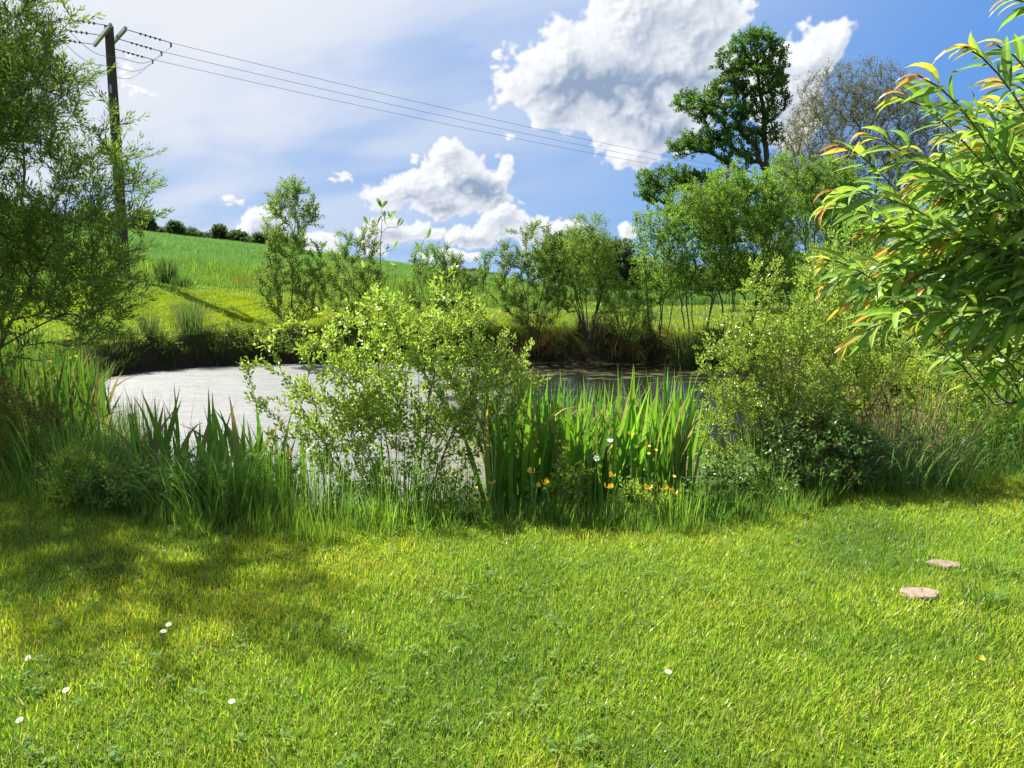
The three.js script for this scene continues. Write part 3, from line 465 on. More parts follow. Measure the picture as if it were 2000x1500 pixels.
sapling({ label: 'low airy young tree behind the left edge of the big leafy bush', base: [-4.95, 0.7, -22.4], seed: 320, stems: fan(321, [-4.95, 0.6, -22.4], 5, 2.6, 0.7), ell: [[-4.95, 1.9, -22.4, 1.05, 1.2, 0.8, 120], [-5.4, 3.1, -22.4, 0.4, 0.5, 0.4, 16], [-4.4, 3.2, -22.4, 0.3, 0.8, 0.3, 20], [-5.0, 3.2, -22.4, 0.4, 0.6, 0.3, 14]], shell: 0.2, g: { lift: 0.3, up: 1.4, tipR: 0.0035 }, leafs: { reach: 0.6, gap: 0.06, upward: 0.6, side: 0.6 } });
sapling({ label: 'low airy young tree just behind the top of the big leafy bush', base: [-2.3, 0.7, -22], seed: 330, stems: fan(331, [-2.3, 0.6, -22], 6, 2, 0.7), ell: [[-2.3, 1.9, -22, 1.1, 1.1, 0.8, 130], [-2.6, 2.9, -22, 0.5, 0.5, 0.4, 20], [-1.9, 2.7, -22, 0.5, 0.5, 0.3, 16]], shell: 0.2, g: { lift: 0.3, up: 1.4, tipR: 0.0035 }, leafs: { reach: 0.55, gap: 0.055, upward: 0.6, side: 0.6 } });
sapling({ label: 'wispy pale-leaved shrub with several upright shoots on the far bank', base: [0.65, 0.55, -21.4], seed: 340, stems: fan(341, [0.65, 0.5, -21.4], 7, 2.3, 0.8), ell: [[0.6, 1.9, -21.4, 1.15, 1.2, 0.9, 190], [0.1, 3.0, -21.4, 0.5, 0.6, 0.4, 22], [0.75, 3.2, -21.4, 0.45, 0.7, 0.4, 24], [-0.7, 2.4, -21.4, 0.4, 0.7, 0.3, 18], [1.3, 2.9, -21.4, 0.3, 0.5, 0.3, 14]], shell: 0.25, g: { lift: 0.3, up: 1.4, tipR: 0.0035 }, leafs: { reach: 0.55, gap: 0.055, upward: 0.6, side: 0.6 }, kinds: [SP.sparse.geometry] });
plant({ name: 'multi_stem_tree', label: 'dense round-topped tree with many stems in the middle of the far bank', category: 'tree', base: [2.3, 0.55, -21.5], seed: 350, stems: fan(351, [2.3, 0.5, -21.5], 9, 2.4, 1.0), ell: [[2.25, 2.65, -21.5, 0.8, 1.05, 0.85, 420], [1.8, 3.0, -21.5, 0.45, 0.75, 0.5, 80], [2.7, 2.6, -21.4, 0.5, 1.0, 0.6, 100], [2.55, 3.6, -21.5, 0.3, 0.6, 0.35, 40], [2.0, 3.65, -21.5, 0.28, 0.45, 0.3, 28], [1.7, 1.7, -21.4, 0.6, 0.5, 0.6, 80], [3.0, 1.7, -21.4, 0.5, 0.6, 0.5, 80]], shell: 0.35, g: { lift: 0.25, up: 1.5, tipR: 0.0042, power: 2.6, noBranch: 0.7 }, barkMat: B.dark, leafs: { reach: 0.5, gap: 0.075, upward: 0.5, side: 0.8 }, kinds: [SP.sallow.geometry], thin: 0.004 });
plant({ name: 'shrub', label: 'low leafy shrub on the far bank, right of the dense round-topped tree', category: 'shrub', base: [3.35, 0.5, -21.1], seed: 360, stems: fan(361, [3.35, 0.4, -21.1], 7, 1.1, 0.6), ell: [[3.35, 1.25, -21.1, 0.85, 0.8, 0.7, 150], [3.7, 1.0, -20.9, 0.5, 0.6, 0.5, 50]], g: { lift: 0.2, up: 1.2 }, barkMat: B.dark, leafs: { reach: 0.4, gap: 0.08, upward: 0.4, side: 0.8 }, kinds: [SP.sallow.geometry] });
const row = (label, x, z, y, top, wide, seed, n, stemsN, dens) => plant({ name: 'thin_stemmed_tree', label, category: 'tree', base: [x, y, z], seed, stems: fan(seed + 5, [x, y - 0.1, z], stemsN, (top - y) * 0.72, wide * 0.75, [0, 0], 0.7), ell: [[x, lerp(y, top, 0.56), z, wide, (top - y) * 0.36, wide * 0.85, n * 1.2], [x - wide * 0.35, lerp(y, top, 0.8), z, wide * 0.55, (top - y) * 0.2, wide * 0.5, n * 0.25], [x + wide * 0.35, lerp(y, top, 0.76), z, wide * 0.55, (top - y) * 0.22, wide * 0.5, n * 0.28], [x, lerp(y, top, 0.3), z, wide * 0.95, (top - y) * 0.12, wide * 0.7, n * 0.2]], shell: 0.3, g: { lift: 0.25, up: 1.3, tipR: 0.0045, power: 2.7, noBranch: 0.8, seg: 0.35 }, barkMat: B.dark, leafs: { reach: 0.55, gap: dens, upward: 0.5, side: 0.8 }, kinds: [SP.alder.geometry], thin: 0.007 });
row('light airy thin-stemmed tree at the left end of the row behind the pond', 4.3, -20.9, 0.65, 4.35, 0.95, 370, 150, 5, 0.12);
row('taller thin-stemmed tree in the row, with bare stems above the dark drooping clump', 5.55, -21.6, 0.75, 5.2, 1.15, 380, 280, 6, 0.1);
row('broad dense thin-stemmed tree in front of the tall oak', 7.2, -22.4, 0.8, 5.75, 1.5, 390, 460, 7, 0.09);
row('dark dense tree right of the row, below the bare-twigged tree', 10.1, -24.5, 1.0, 6.5, 1.85, 400, 560, 6, 0.09);
// the tall oak
{
  const x = 12.0, z = -34, y = 1.3;
  plant({ name: 'oak_tree', label: 'tallest tree, dark green with tiered spreading branches and a straight trunk', category: 'tree', base: [x, y, z], seed: 410, stems: [[[x, y - 0.3, z], [x - 0.05, 5, z], [x - 0.3, 9, z], [x - 0.9, 12.8, z]], [[x + 0.3, y - 0.2, z + 0.2], [x + 0.65, 5, z + 0.2], [x + 0.5, 8.5, z]]],
    ell: [[10.97, 12.92, z, 1.0, 0.85, 0.95, 63], [10.14, 12.35, z, 0.8, 0.65, 0.76, 46], [11.95, 12.35, z, 0.7, 0.9, 0.66, 46], [11.13, 11.60, z, 1.5, 0.7, 1.42, 80], [9.90, 11.12, z, 0.9, 0.45, 0.85, 39], [8.57, 10.65, z, 1.1, 0.42, 1.04, 48], [9.85, 10.09, z, 1.3, 0.5, 1.23, 63], [11.85, 10.65, z, 0.9, 0.8, 0.85, 51], [11.91, 9.33, z, 0.65, 0.6, 0.62, 27], [10.56, 9.14, z, 1.1, 0.4, 1.04, 41], [8.83, 8.86, z, 1.2, 0.45, 1.14, 57], [7.97, 8.58, z, 0.6, 0.35, 0.57, 18], [10.71, 8.11, z, 1.0, 0.35, 0.95, 29], [7.23, 7.16, z, 1.4, 0.42, 1.33, 66], [8.70, 6.98, z, 1.1, 0.45, 1.04, 48], [6.66, 6.50, z, 0.9, 0.38, 0.85, 39], [9.42, 6.22, z, 1.3, 0.55, 1.23, 51], [8.06, 5.75, z, 1.1, 0.4, 1.04, 34], [10.78, 6.50, z, 0.8, 0.35, 0.76, 18], [10.35, 4.99, z, 2.0, 0.8, 1.9, 69]], shell: 0.4, g: { lift: 0.05, up: 0.5, seg: 0.5, wob: 0.12, tipR: 0.014, noBranch: 1.8, power: 2.15 }, barkMat: B.dark, leafs: { reach: 1.0, gap: 0.15, upward: 0.5, side: 1.0 }, kinds: [SP.oak.geometry], thin: 0.012, tint: clumpTint(415, 0.55, 0.1) });
}
// the thinly leaved, twiggy tree
{
  const x = 16.4, z = -36.5, y = 1.2, pts = inEllipsoids(421, [[17.2, 8.6, z, 4.1, 3.6, 3.0, 1900], [15.3, 6.4, z, 2.6, 3.6, 2.2, 500], [16.9, 11.6, z, 2.7, 1.5, 2.2, 350], [19.6, 9.6, z, 2.2, 2.2, 1.8, 330]], 0.5);
  plant({ name: 'twiggy_tree', label: 'broad tree with bare dark twigs and few small leaves, right of the oak', category: 'tree', base: [x, y, z], seed: 420, stems: fan(422, [x, y, z], 7, 6.5, 2.4, [0.3, 0], 0.5), pts, g: { lift: 0.12, up: 1.2, seg: 0.45, wob: 0.14, tipR: 0.0055, noBranch: 2 }, barkMat: B.dark, leafs: { reach: 1.1, gap: 0.17, upward: 0.35, side: 0.8 }, kinds: [SP.thin.geometry], thin: 0.006, tint: clumpTint(425, 0.3, 0.2) });
}
// fresh green tree low down behind the right-hand willow, and undergrowth round the row of trees
plant({ name: 'shrub', label: 'bright green leafy shrub behind the overhanging big-leaved willow', category: 'shrub', base: [6.6, 0.3, -12.5], seed: 430, stems: fan(431, [6.6, 0.2, -12.5], 7, 1.9, 0.9), ell: [[6.6, 1.9, -12.5, 1.5, 1.2, 1.2, 330], [8.2, 1.6, -12.7, 1.2, 1.3, 1.1, 190], [9.7, 1.5, -12.7, 1.2, 1.4, 1.1, 170], [5.6, 1.2, -12.4, 0.8, 0.8, 0.8, 90]], g: { up: 1.1 }, leafs: { reach: 0.45, gap: 0.09, upward: 0.4, side: 0.8 }, kinds: [SP.alder.geometry], barkMat: B.dark });
plant({ name: 'shrub', label: 'dark leafy undergrowth shrub below the dense trees at the right', category: 'shrub', base: [9.2, 0.7, -20.5], seed: 440, stems: fan(441, [9.2, 0.6, -20.5], 7, 1.4, 1.2), ell: [[9.2, 1.7, -20.5, 1.7, 1.3, 1.0, 230], [11.5, 2.2, -20.8, 1.7, 1.6, 1.2, 230], [14, 2.6, -21.5, 2.0, 2.2, 1.4, 260]], g: { up: 1.0 }, leafs: { reach: 0.5, gap: 0.1, upward: 0.4, side: 0.8 }, kinds: [SP.alder.geometry], barkMat: B.dark });
// trees far off: along the hilltop hedge and in a row behind the low field
{
  const protos = [0, 1, 2].map((k) => { const s = 450 + k * 7, w = [1.9, 2.6, 1.7][k], h = [3.2, 2.6, 4.6][k]; const sk = grow(s, { stems: fan(s + 1, [0, 0, 0], k === 2 ? 1 : 3, h * 0.7, k === 2 ? 0.1 : w * 0.5), pts: inEllipsoids(s + 2, [[0, h * 0.62, 0, w, h * 0.42, w, 110], [w * 0.3, h * 0.85, 0, w * 0.5, h * 0.2, w * 0.5, 24], [-w * 0.5, h * 0.5, 0, w * 0.7, h * 0.36, w * 0.6, 40]], 0.5), seg: 0.6, tipR: 0.02, noBranch: 0.2 }); return { trunk: limbs(sk, { thin: 0.02 }), list: leafing(s + 3, sk, { reach: 0.7, gap: 0.3, upward: 0.5, side: 1 }), s }; });
  const made = [null, null, null];
  const put = (k, x, z, sc, sy, label, group, name = 'hedge_tree') => {
    let t;
    if (!made[k]) { t = thing(name, label, 'tree', [0, 0, 0], group); part(t, 'trunk', protos[k].trunk, B.dark); crown(t, [SP.hedge.geometry], M.leaf, protos[k].list, clumpTint(protos[k].s, 0.3, 0.1)); made[k] = t; }
    else { t = made[k].clone(); t.name = numbered(name); scene.add(t); tag(t, label, 'tree', group); }
    t.position.set(x, Math.max(ground(x, z), -2.5) - 0.25, z); t.scale.set(sc, sc * sy, sc); t.rotation.y = x * 1.7; return t;
  };
  const HL = 'small dark tree in the hedge along the hilltop above the crop', HG = 'trees of the hilltop hedge';
  const r = makeRandom(460);
  for (let px = -105; px < -46; px += 3.1) { const k = r() < 0.3 ? 2 : r() < 0.5 ? 0 : 1; put(k, px + (r() - 0.5) * 1.6, -152 - (r() - 0.5) * 4, 0.8 + 0.4 * r(), 0.75 + 0.3 * r(), HL, HG); }
  for (const [x, s] of [[-89, 1.1], [-84.5, 1.0], [-78, 1.2], [-62, 0.95]]) put(2, x, -153, s, 1, HL, HG);
  for (const [x, s] of [[-11, 0.8], [-8, 0.95], [-4.5, 0.8]]) put(1, x, -154, s, 0.8, 'low dark bush on the skyline where the hill runs out', 'bushes on the far skyline');
  for (const [x, s] of [[-3.6, 0.42], [-2.9, 0.34], [-2.2, 0.4]]) put(0, x, -37.4, s, 0.8, 'dark shrub at the edge of the crop, seen over the leafy bush', 'shrubs at the crop edge', 'crop_edge_shrub');
  for (let x = 8; x < 66; x += 5.2) put(r() < 0.6 ? 2 : 0, x + r() * 2, -130 - r() * 8, 2.0 + 0.5 * r(), 0.85 + 0.2 * r(), 'tall dark tree in the distant row behind the low field', 'distant trees behind the low field', 'distant_tree');
  // dark tuft and shrub standing in the rough strip near the pole
}

// ---------------------------------------------------------------- the leafy bush in the middle of the near bank
{
  const base = [-0.95, -0.1, -5.75], r = makeRandom(500);
  const ell = [[-0.8, 0.9, -5.75, 0.72, 0.45, 0.45, 270], [-0.95, 0.4, -5.7, 0.75, 0.42, 0.42, 180], [-1.4, 0.75, -5.7, 0.45, 0.4, 0.35, 100], [-0.25, 0.8, -5.75, 0.38, 0.42, 0.35, 110], [-0.65, 1.25, -5.8, 0.42, 0.25, 0.35, 60], [-0.5, 1.48, -5.8, 0.25, 0.2, 0.2, 12], [-0.95, 1.4, -5.8, 0.2, 0.2, 0.2, 10]];
  const pts = inEllipsoids(501, ell, 0.3);
  // single shoots that stand out of the bush
  for (const [x, y, z] of [[-2.05, 1.02, -5.6], [-1.9, 1.2, -5.65], [-2.0, 0.75, -5.6], [-1.75, 1.35, -5.7], [0.0, 1.05, -5.6], [0.1, 0.85, -5.55], [-0.05, 1.2, -5.7], [0.05, 0.7, -5.5], [-0.3, 1.5, -5.7], [-1.2, 1.4, -5.8], [-0.55, 1.72, -5.8], [-1.9, 0.3, -5.5], [-1.85, 0.5, -5.5]]) for (let k = 0; k < 4; k++) pts.push(V(x + (r() - 0.5) * 0.12, y + (r() - 0.5) * 0.12, z + (r() - 0.5) * 0.12));
  for (let i = 0; i < 26; i++) { const a = r() * 3.14159, q = 0.9 + 0.25 * r(), x = -0.85 - Math.cos(a) * 0.88 * q, y = 0.85 + Math.sin(a) * 0.62 * q, z = -5.7 + (r() - 0.5) * 0.6; for (let k = 0; k < 3; k++) pts.push(V(x + (r() - 0.5) * 0.1, y + (r() - 0.5) * 0.14, z)); }
  const { t, sk, list } = (() => {
    const t = thing('leafy_bush', 'large pale green broad-leaved bush on the near bank, in the middle of the view', 'bush', base);
    const sk = grow(502, { stems: fan(503, base, 11, 1.25, 0.6, [0.05, 0], 0.45), pts, lift: 0.12, up: 1.0, seg: 0.12, wob: 0.02, tipR: 0.0014, power: 2.5, noBranch: 0.3, along: 0.1 });
    part(t, 'trunk', limbs(sk, { thin: 0.0016 }), B.grey);
    return { t, sk, list: leafing(504, sk, { reach: 0.42, gap: 0.065, upward: 0.25, side: 0.5, scale: [0.65, 1.2] }) };
  })();
  // the sprigs nearest the lens as single leaves, the others as one crown
  const near = list.map((q, i) => [q.p.distanceTo(camera.position) + (r() - 0.5) * 0.25, i]).sort((a, b) => a[0] - b[0]).slice(0, 37).map((q) => q[1]), pick = new Set(near), tint = clumpTint(505, 0.2, 0.12);
  const shades = [[1, 1, 1], [1.15, 1.1, 1.2], [0.85, 0.92, 0.8]].map((c) => { const m = M.paleLeaf.clone(); m.color.setRGB(...c); return m; });
  for (const i of near) { const q = list[i], m0 = placeMatrix(q.p, q.dir, q.roll, q.s); for (const lf of SP.bush.leaves) { const m = shadowed(new THREE.Mesh(SP.bush.shapes[lf.k], shades[Math.floor(r() * 3)])); m.name = 'leaf'; m.position.copy(t.position).negate(); new THREE.Matrix4().makeTranslation(-t.position.x, -t.position.y, -t.position.z).multiply(m0).multiply(lf.m).decompose(m.position, m.quaternion, m.scale); t.add(m); } }
  crown(t, [SP.bush.geometry], M.paleLeaf, list.filter((_, i) => !pick.has(i)), tint);
}
// the tall single shoot that stands above the bush
{
  const base = [-1.08, 0.0, -5.85], t = thing('tall_shoot', 'tall single leafy shoot rising out of the middle of the bush against the sky', 'shoot', base);
  const sk = grow(511, { stems: [[[-1.08, 0, -5.85], [-1.1, 1.2, -5.85], [-1.05, 2.32, -5.85]]], pts: [V(-1.18, 2.05, -5.85), V(-0.95, 2.0, -5.83), V(-1.2, 1.85, -5.82), V(-0.93, 2.18, -5.86), V(-1.0, 2.25, -5.86), V(-1.16, 2.2, -5.85), V(-1.05, 2.34, -5.85), V(-0.93, 1.85, -5.85)], tipR: 0.002, seg: 0.1, noBranch: 1.6, wob: 0.01, lift: 0.1 });
  part(t, 'stem', limbs(sk, { thin: 0.002 }), B.grey);
  const r = makeRandom(512), shapes = [0, 1, 2].map((k) => leafShape(0.078 + 0.01 * k, 0.032, 0.5, 0.3, 3, [[0.12, 0.22, 0.03], [0.17, 0.26, 0.04], [0.22, 0.3, 0.05]][k], 0.55));
  for (const path of sk.tips) for (let k = path.length - 1; k > Math.max(0, path.length - 4); k--) for (let j = 0; j < 2; j++) { const p = sk.P[path[k]], m = shadowed(new THREE.Mesh(shapes[Math.floor(r() * 3)], M.paleLeaf)); m.name = 'leaf'; const dir = V(r() - 0.5, 0.25 + 0.5 * r(), r() - 0.5).normalize(); placeMatrix(p.clone().sub(t.position), dir, r() * 6.28, 0.7 + 0.5 * r()).decompose(m.position, m.quaternion, m.scale); t.add(m); }
}
{
  const base = [-0.74, 0.4, -5.7], t = thing('tall_shoot', 'short two-leaved shoot above the bush, right of the tall shoot', 'shoot', base);
  const sk = grow(515, { stems: [[[-0.74, 0.4, -5.7], [-0.76, 1.2, -5.72], [-0.72, 2.02, -5.72]]], pts: [V(-0.67, 2.1, -5.72), V(-0.82, 1.9, -5.72)], tipR: 0.002, seg: 0.1, noBranch: 1, wob: 0.01 });
  part(t, 'stem', limbs(sk, { thin: 0.002 }), B.grey); const g = leafShape(0.09, 0.03, 0.4, 0.3, 3, [0.14, 0.25, 0.03], 0.5);
  for (const [x, y, dx, ro] of [[-0.72, 1.98, -0.5, 0.5], [-0.76, 1.86, -0.9, 1.2], [-0.67, 2.08, 0.3, 0], [-0.74, 1.75, 0.6, 2]]) { const m = shadowed(new THREE.Mesh(g, M.paleLeaf)); m.name = 'leaf'; placeMatrix(V(x, y, -5.72).sub(t.position), V(dx, 0.8, 0.2).normalize(), ro, 1).decompose(m.position, m.quaternion, m.scale); t.add(m); }
}

// ---------------------------------------------------------------- irises: sword leaves, each a part, and yellow flowers
const flagShapes = (() => {
  const mk = (seed, h, w, bend, c, tip) => { const s = new Soup(); addBlade(s, [0, 0, 0], h, w, seed, 0.02, bend, 7, c, tip, 0.4, 0.3); return s.geometry(); };
  const G = [[0.1, 0.26, 0.014], [0.14, 0.31, 0.016], [0.075, 0.19, 0.02], [0.18, 0.34, 0.018]];
  return [0, 1, 2, 3, 4, 5, 6, 7].map((k) => mk(k * 0.8, 1, 0.034 + 0.005 * (k % 3), [0.1, 0.25, 0.15, 0.45, 0.2, 0.7, 1.0, 1.9][k], k === 7 ? [0.2, 0.24, 0.05] : G[k % 4], k === 5 ? [0.28, 0.2, 0.07] : k === 7 ? [0.3, 0.22, 0.1] : G[(k + 3) % 4]));
})();
const petalYellow = new THREE.MeshPhysicalMaterial({ color: col(0.55, 0.36, 0.01), roughness: 1, transmission: 0.35, thickness: 0, side: THREE.DoubleSide });
const stalkGreen = new THREE.MeshStandardMaterial({ color: col(0.1, 0.22, 0.04), roughness: 0.7 });
const flagFlower = (() => {
  const gs = [];
  for (let k = 0; k < 3; k++) { const a = k * 2.094; const fall = leafShape(0.055, 0.034, 2.2, 0.15, 5, [1, 1, 1], 0.62); fall.rotateX(0.9); fall.rotateY(a); gs.push(fall); const std = leafShape(0.03, 0.011, 0.3, 0.3, 3, [1, 1, 1], 0.6); std.rotateX(0.25); std.rotateY(a + 1.05); gs.push(std); }
  return mergeGeometries(gs);
})();
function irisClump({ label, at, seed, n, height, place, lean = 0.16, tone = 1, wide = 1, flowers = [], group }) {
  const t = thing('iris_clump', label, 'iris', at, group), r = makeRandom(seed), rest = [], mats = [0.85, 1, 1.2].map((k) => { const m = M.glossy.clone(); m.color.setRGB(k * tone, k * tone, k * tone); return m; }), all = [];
  for (let i = 0; i < n; i++) { const [x, z] = place(r), y = Math.max(ground(x, z), WATER - 0.1) - 0.03, h = height(x, z, r), ln = lean * (r() - 0.5) * 2; all.push({ k: Math.floor(r() ** 1.4 * 8), m: new THREE.Matrix4().compose(V(x, y, z), new THREE.Quaternion().setFromEuler(new THREE.Euler(lean * (r() - 0.5), r() * 6.28, ln)), V((0.8 + 0.45 * r()) * wide, h, (0.8 + 0.45 * r()) * wide)), d: -z }); }
  all.sort((a, b) => a.d - b.d);
  all.forEach((q, i) => { if (i < 290) { const m = shadowed(new THREE.Mesh(flagShapes[q.k], mats[Math.floor(r() * 3)])); m.name = 'leaf'; new THREE.Matrix4().makeTranslation(-at[0], -at[1], -at[2]).multiply(q.m).decompose(m.position, m.quaternion, m.scale); t.add(m); } else rest.push(flagShapes[q.k].clone().applyMatrix4(q.m)); });
  if (rest.length) { const m = part(t, 'leaves', mergeGeometries(rest), mats[1]); m.userData.kind = 'stuff'; }
  for (const [x, y, z, s = 1] of flowers) {
    const y0 = Math.max(ground(x, z), WATER) - 0.02, cv = new THREE.CatmullRomCurve3([V(x + (r() - 0.5) * 0.08, y0, z - 0.03), V(x + (r() - 0.5) * 0.04, (y + y0) / 2, z), V(x, y, z)]);
    const st = part(t, 'flower_stalk', new THREE.TubeGeometry(cv, 8, 0.005, 5), stalkGreen); void st;
    const f = shadowed(new THREE.Mesh(flagFlower, petalYellow)); f.name = 'flower'; f.position.set(x - at[0], y - at[1], z - at[2]); f.rotation.set((r() - 0.5) * 0.7, r() * 6, (r() - 0.5) * 0.7); f.scale.set(s * 0.85, s * (0.7 + 0.5 * r()), s * 0.85); t.add(f);
  }
  return t;
}
irisClump({ label: 'tall bright green stand of iris leaves on the near bank, right of the leafy bush', at: [0.7, -0.1, -5.65], seed: 520, n: 470, height: (x, z, r) => (0.86 + 0.4 * r()) * (x > 0.9 ? 1.02 : 0.96), lean: 0.3, place: (r) => { const x = -0.2 + 1.62 * r(), d = 5.25 + 1.15 * r() + 0.12 * x; return [x, -d]; },
  flowers: [[0.135, 0.37, -4.96], [0.18, 0.27, -4.95], [0.24, 0.29, -4.96], [0.69, 0.26, -4.95, 1.2], [0.72, 0.34, -4.98, 0.9], [0.98, 0.25, -4.98, 1.1], [1.1, 0.24, -5.0, 1.3], [1.16, 0.21, -4.99, 1.1], [-0.14, 0.3, -4.93, 0.9], [-0.18, 0.18, -4.9, 0.9], [0.88, 0.6, -5.2, 0.9]] });
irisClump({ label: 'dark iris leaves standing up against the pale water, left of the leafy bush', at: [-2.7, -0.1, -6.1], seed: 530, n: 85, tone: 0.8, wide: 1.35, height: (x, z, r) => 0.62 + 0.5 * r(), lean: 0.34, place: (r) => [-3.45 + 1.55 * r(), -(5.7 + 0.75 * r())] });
irisClump({ label: 'big iris clump with yellow flowers under the willow on the left bank', at: [-7.2, 0, -11], seed: 540, n: 430, tone: 0.5, height: (x, z, r) => 0.75 + 0.5 * r(), lean: 0.35, place: (r) => { const d = 8.2 + 5.6 * r(), edge = -5.35 - (d - 9.5) * 0.62; return [edge - 0.1 - 1.7 * r(), -d]; },  // low tone paints backlit shade into the leaf colour of this clump
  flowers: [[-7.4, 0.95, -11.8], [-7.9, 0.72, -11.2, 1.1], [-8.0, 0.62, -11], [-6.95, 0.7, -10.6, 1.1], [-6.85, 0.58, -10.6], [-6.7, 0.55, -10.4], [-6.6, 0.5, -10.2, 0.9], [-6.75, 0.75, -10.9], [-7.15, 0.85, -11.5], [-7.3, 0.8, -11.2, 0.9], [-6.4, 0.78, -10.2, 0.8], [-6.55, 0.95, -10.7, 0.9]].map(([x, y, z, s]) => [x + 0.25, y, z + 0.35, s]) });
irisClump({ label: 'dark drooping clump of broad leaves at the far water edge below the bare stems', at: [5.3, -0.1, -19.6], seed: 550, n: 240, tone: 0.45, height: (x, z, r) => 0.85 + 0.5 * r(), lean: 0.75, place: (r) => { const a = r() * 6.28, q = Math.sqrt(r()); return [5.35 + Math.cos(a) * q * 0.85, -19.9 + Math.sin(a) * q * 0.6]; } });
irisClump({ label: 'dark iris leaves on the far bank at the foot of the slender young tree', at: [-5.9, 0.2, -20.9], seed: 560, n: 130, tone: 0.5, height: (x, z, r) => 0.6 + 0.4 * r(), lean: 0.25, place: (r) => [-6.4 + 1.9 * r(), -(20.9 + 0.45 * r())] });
irisClump({ label: 'small group of upright iris leaves among the brambles on the right bank', at: [3.2, 0, -6.9], seed: 565, n: 16, height: (x, z, r) => 0.7 + 0.3 * r(), lean: 0.15, place: (r) => [3.1 + 0.25 * r(), -(6.8 + 0.25 * r())] });

// ---------------------------------------------------------------- tall grasses, rushes and weeds of the banks
{
  const tg = [1, 2, 3, 4].map((k) => tuft(600 + k, { n: 34, h: [0.2, 0.62], w: 0.0062, spread: 0.14, lean: [0, 0.35], bend: [0.1, 1.5], segs: 5, colors: [[0.1, 0.23, 0.025], [0.14, 0.28, 0.03], [0.18, 0.3, 0.035], [0.08, 0.18, 0.025]] }));
  const spots = spread(601, -6.5, 6.3, 4.6, 9, 34, (x, d, r) => { const e = lawnEdge(x), s = pondDistance(x, d); if (d < e + 0.04 || s < 0.12) return false; if (x > 2.6 && d > e + 1.5) return false; if (fbm(x * 1.1 + 70, d * 1.5, 3) < 0.36 + 0.1 * r()) return false; if (x < -2.3 && x > -3.5 && d > lawnEdge(x) + 0.55) return false; const irises = smooth(-0.5, -0.1, x) * smooth(2.0, 1.7, x); return (0.4 + 0.4 * smooth(0, 0.5, d - e)) * (0.7 + 0.6 * r()) * lerp(1, 0.62, irises) * (0.75 + 0.6 * fbm(x * 0.9 + 30, d, 2)); });
  carpet(602, 'bank_grass', 'tall loose grass growing along the near bank of the pond', 'grass', tg, M.blade, spots, (x, z, q) => { const n = fbm(x * 1.3, z * 1.3, 3); return mixc([0.75, 0.85, 0.9], [1.35, 1.2, 1], n).map((v) => v * (0.8 + 0.4 * q)); }, { tilt: 0.2 });
  // edging of shorter, brighter grass where the mower stops
  const eg = [1, 2].map((k) => tuft(610 + k, { n: 26, h: [0.1, 0.26], w: 0.0058, spread: 0.09, lean: [0, 0.4], bend: [0.1, 0.9], segs: 4, colors: [[0.16, 0.3, 0.025], [0.2, 0.33, 0.03], [0.12, 0.25, 0.025]] }));
  carpet(612, 'edge_grass', 'short bright grass fringe along the edge of the lawn', 'grass', eg, M.blade, spread(613, -6, 6, 4.5, 7.2, 75, (x, d, r) => { const q = d - lawnEdge(x) - (noise2(x * 2.2, 7) - 0.5) * 0.25; return q > -0.1 && q < 0.38 && (0.65 + 0.6 * r()) * (q < 0 ? 0.7 : 1); }), (x, z, q) => { const n = noise2(x * 1.5, z * 2); return mixc([0.75, 0.85, 0.9], [1.3, 1.15, 1], n).map((v) => v * (0.8 + 0.4 * q)); }, { tilt: 0.2 });
  // broad-leaved weeds: dock, nettle, mint
  const weed = (() => { const r = makeRandom(620), gs = []; for (let i = 0; i < 16; i++) { const y = 0.05 + 0.34 * i / 16, a = i * 2.4, g = leafShape(0.085 - 0.03 * i / 16, 0.036, 0.8, 0.25, 3, [[0.1, 0.22, 0.03], [0.14, 0.26, 0.035], [0.08, 0.17, 0.035]][i % 3], 0.42); g.rotateX(0.9 + 0.4 * r()); g.rotateY(a); g.translate(Math.cos(a) * 0.01, y, Math.sin(a) * 0.01); gs.push(g); } return mergeGeometries(gs); })();
  carpet(621, 'weeds', 'broad-leaved weeds growing through the bank grass', 'weeds', [weed], M.leaf, spread(622, -5.5, 6.2, 4.7, 8, 16, (x, d, r) => { const e = lawnEdge(x); if (d < e + 0.06 || pondDistance(x, d) < 0.15 || d > e + 1.5) return false; return fbm(x * 1.6 + 8, d * 1.6, 3) > 0.45 && (0.6 + 0.7 * r()); }), (x, z, q) => [0.8 + 0.5 * q, 0.85 + 0.4 * q, 1], { tilt: 0.3 });
  // far bank: dark rank growth on its face, dry reddish grass in the middle
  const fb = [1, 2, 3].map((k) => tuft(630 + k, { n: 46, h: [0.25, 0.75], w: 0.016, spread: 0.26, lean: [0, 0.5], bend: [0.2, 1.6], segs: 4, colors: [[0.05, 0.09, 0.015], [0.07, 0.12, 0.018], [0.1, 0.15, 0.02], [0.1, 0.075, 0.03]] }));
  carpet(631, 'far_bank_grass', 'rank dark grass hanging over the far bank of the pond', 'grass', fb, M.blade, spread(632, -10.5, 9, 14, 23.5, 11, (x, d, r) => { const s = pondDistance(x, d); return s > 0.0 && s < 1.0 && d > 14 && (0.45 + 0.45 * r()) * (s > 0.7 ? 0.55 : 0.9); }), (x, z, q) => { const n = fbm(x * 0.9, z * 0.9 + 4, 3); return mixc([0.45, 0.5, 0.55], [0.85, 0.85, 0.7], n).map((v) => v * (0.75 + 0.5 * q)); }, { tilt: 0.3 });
  const dg = tuft(640, { n: 60, h: [0.35, 0.85], w: 0.012, spread: 0.22, lean: [0, 0.35], bend: [0.1, 0.9], segs: 4, colors: [[0.1, 0.06, 0.035], [0.08, 0.055, 0.03], [0.14, 0.09, 0.05], [0.06, 0.085, 0.02]] });
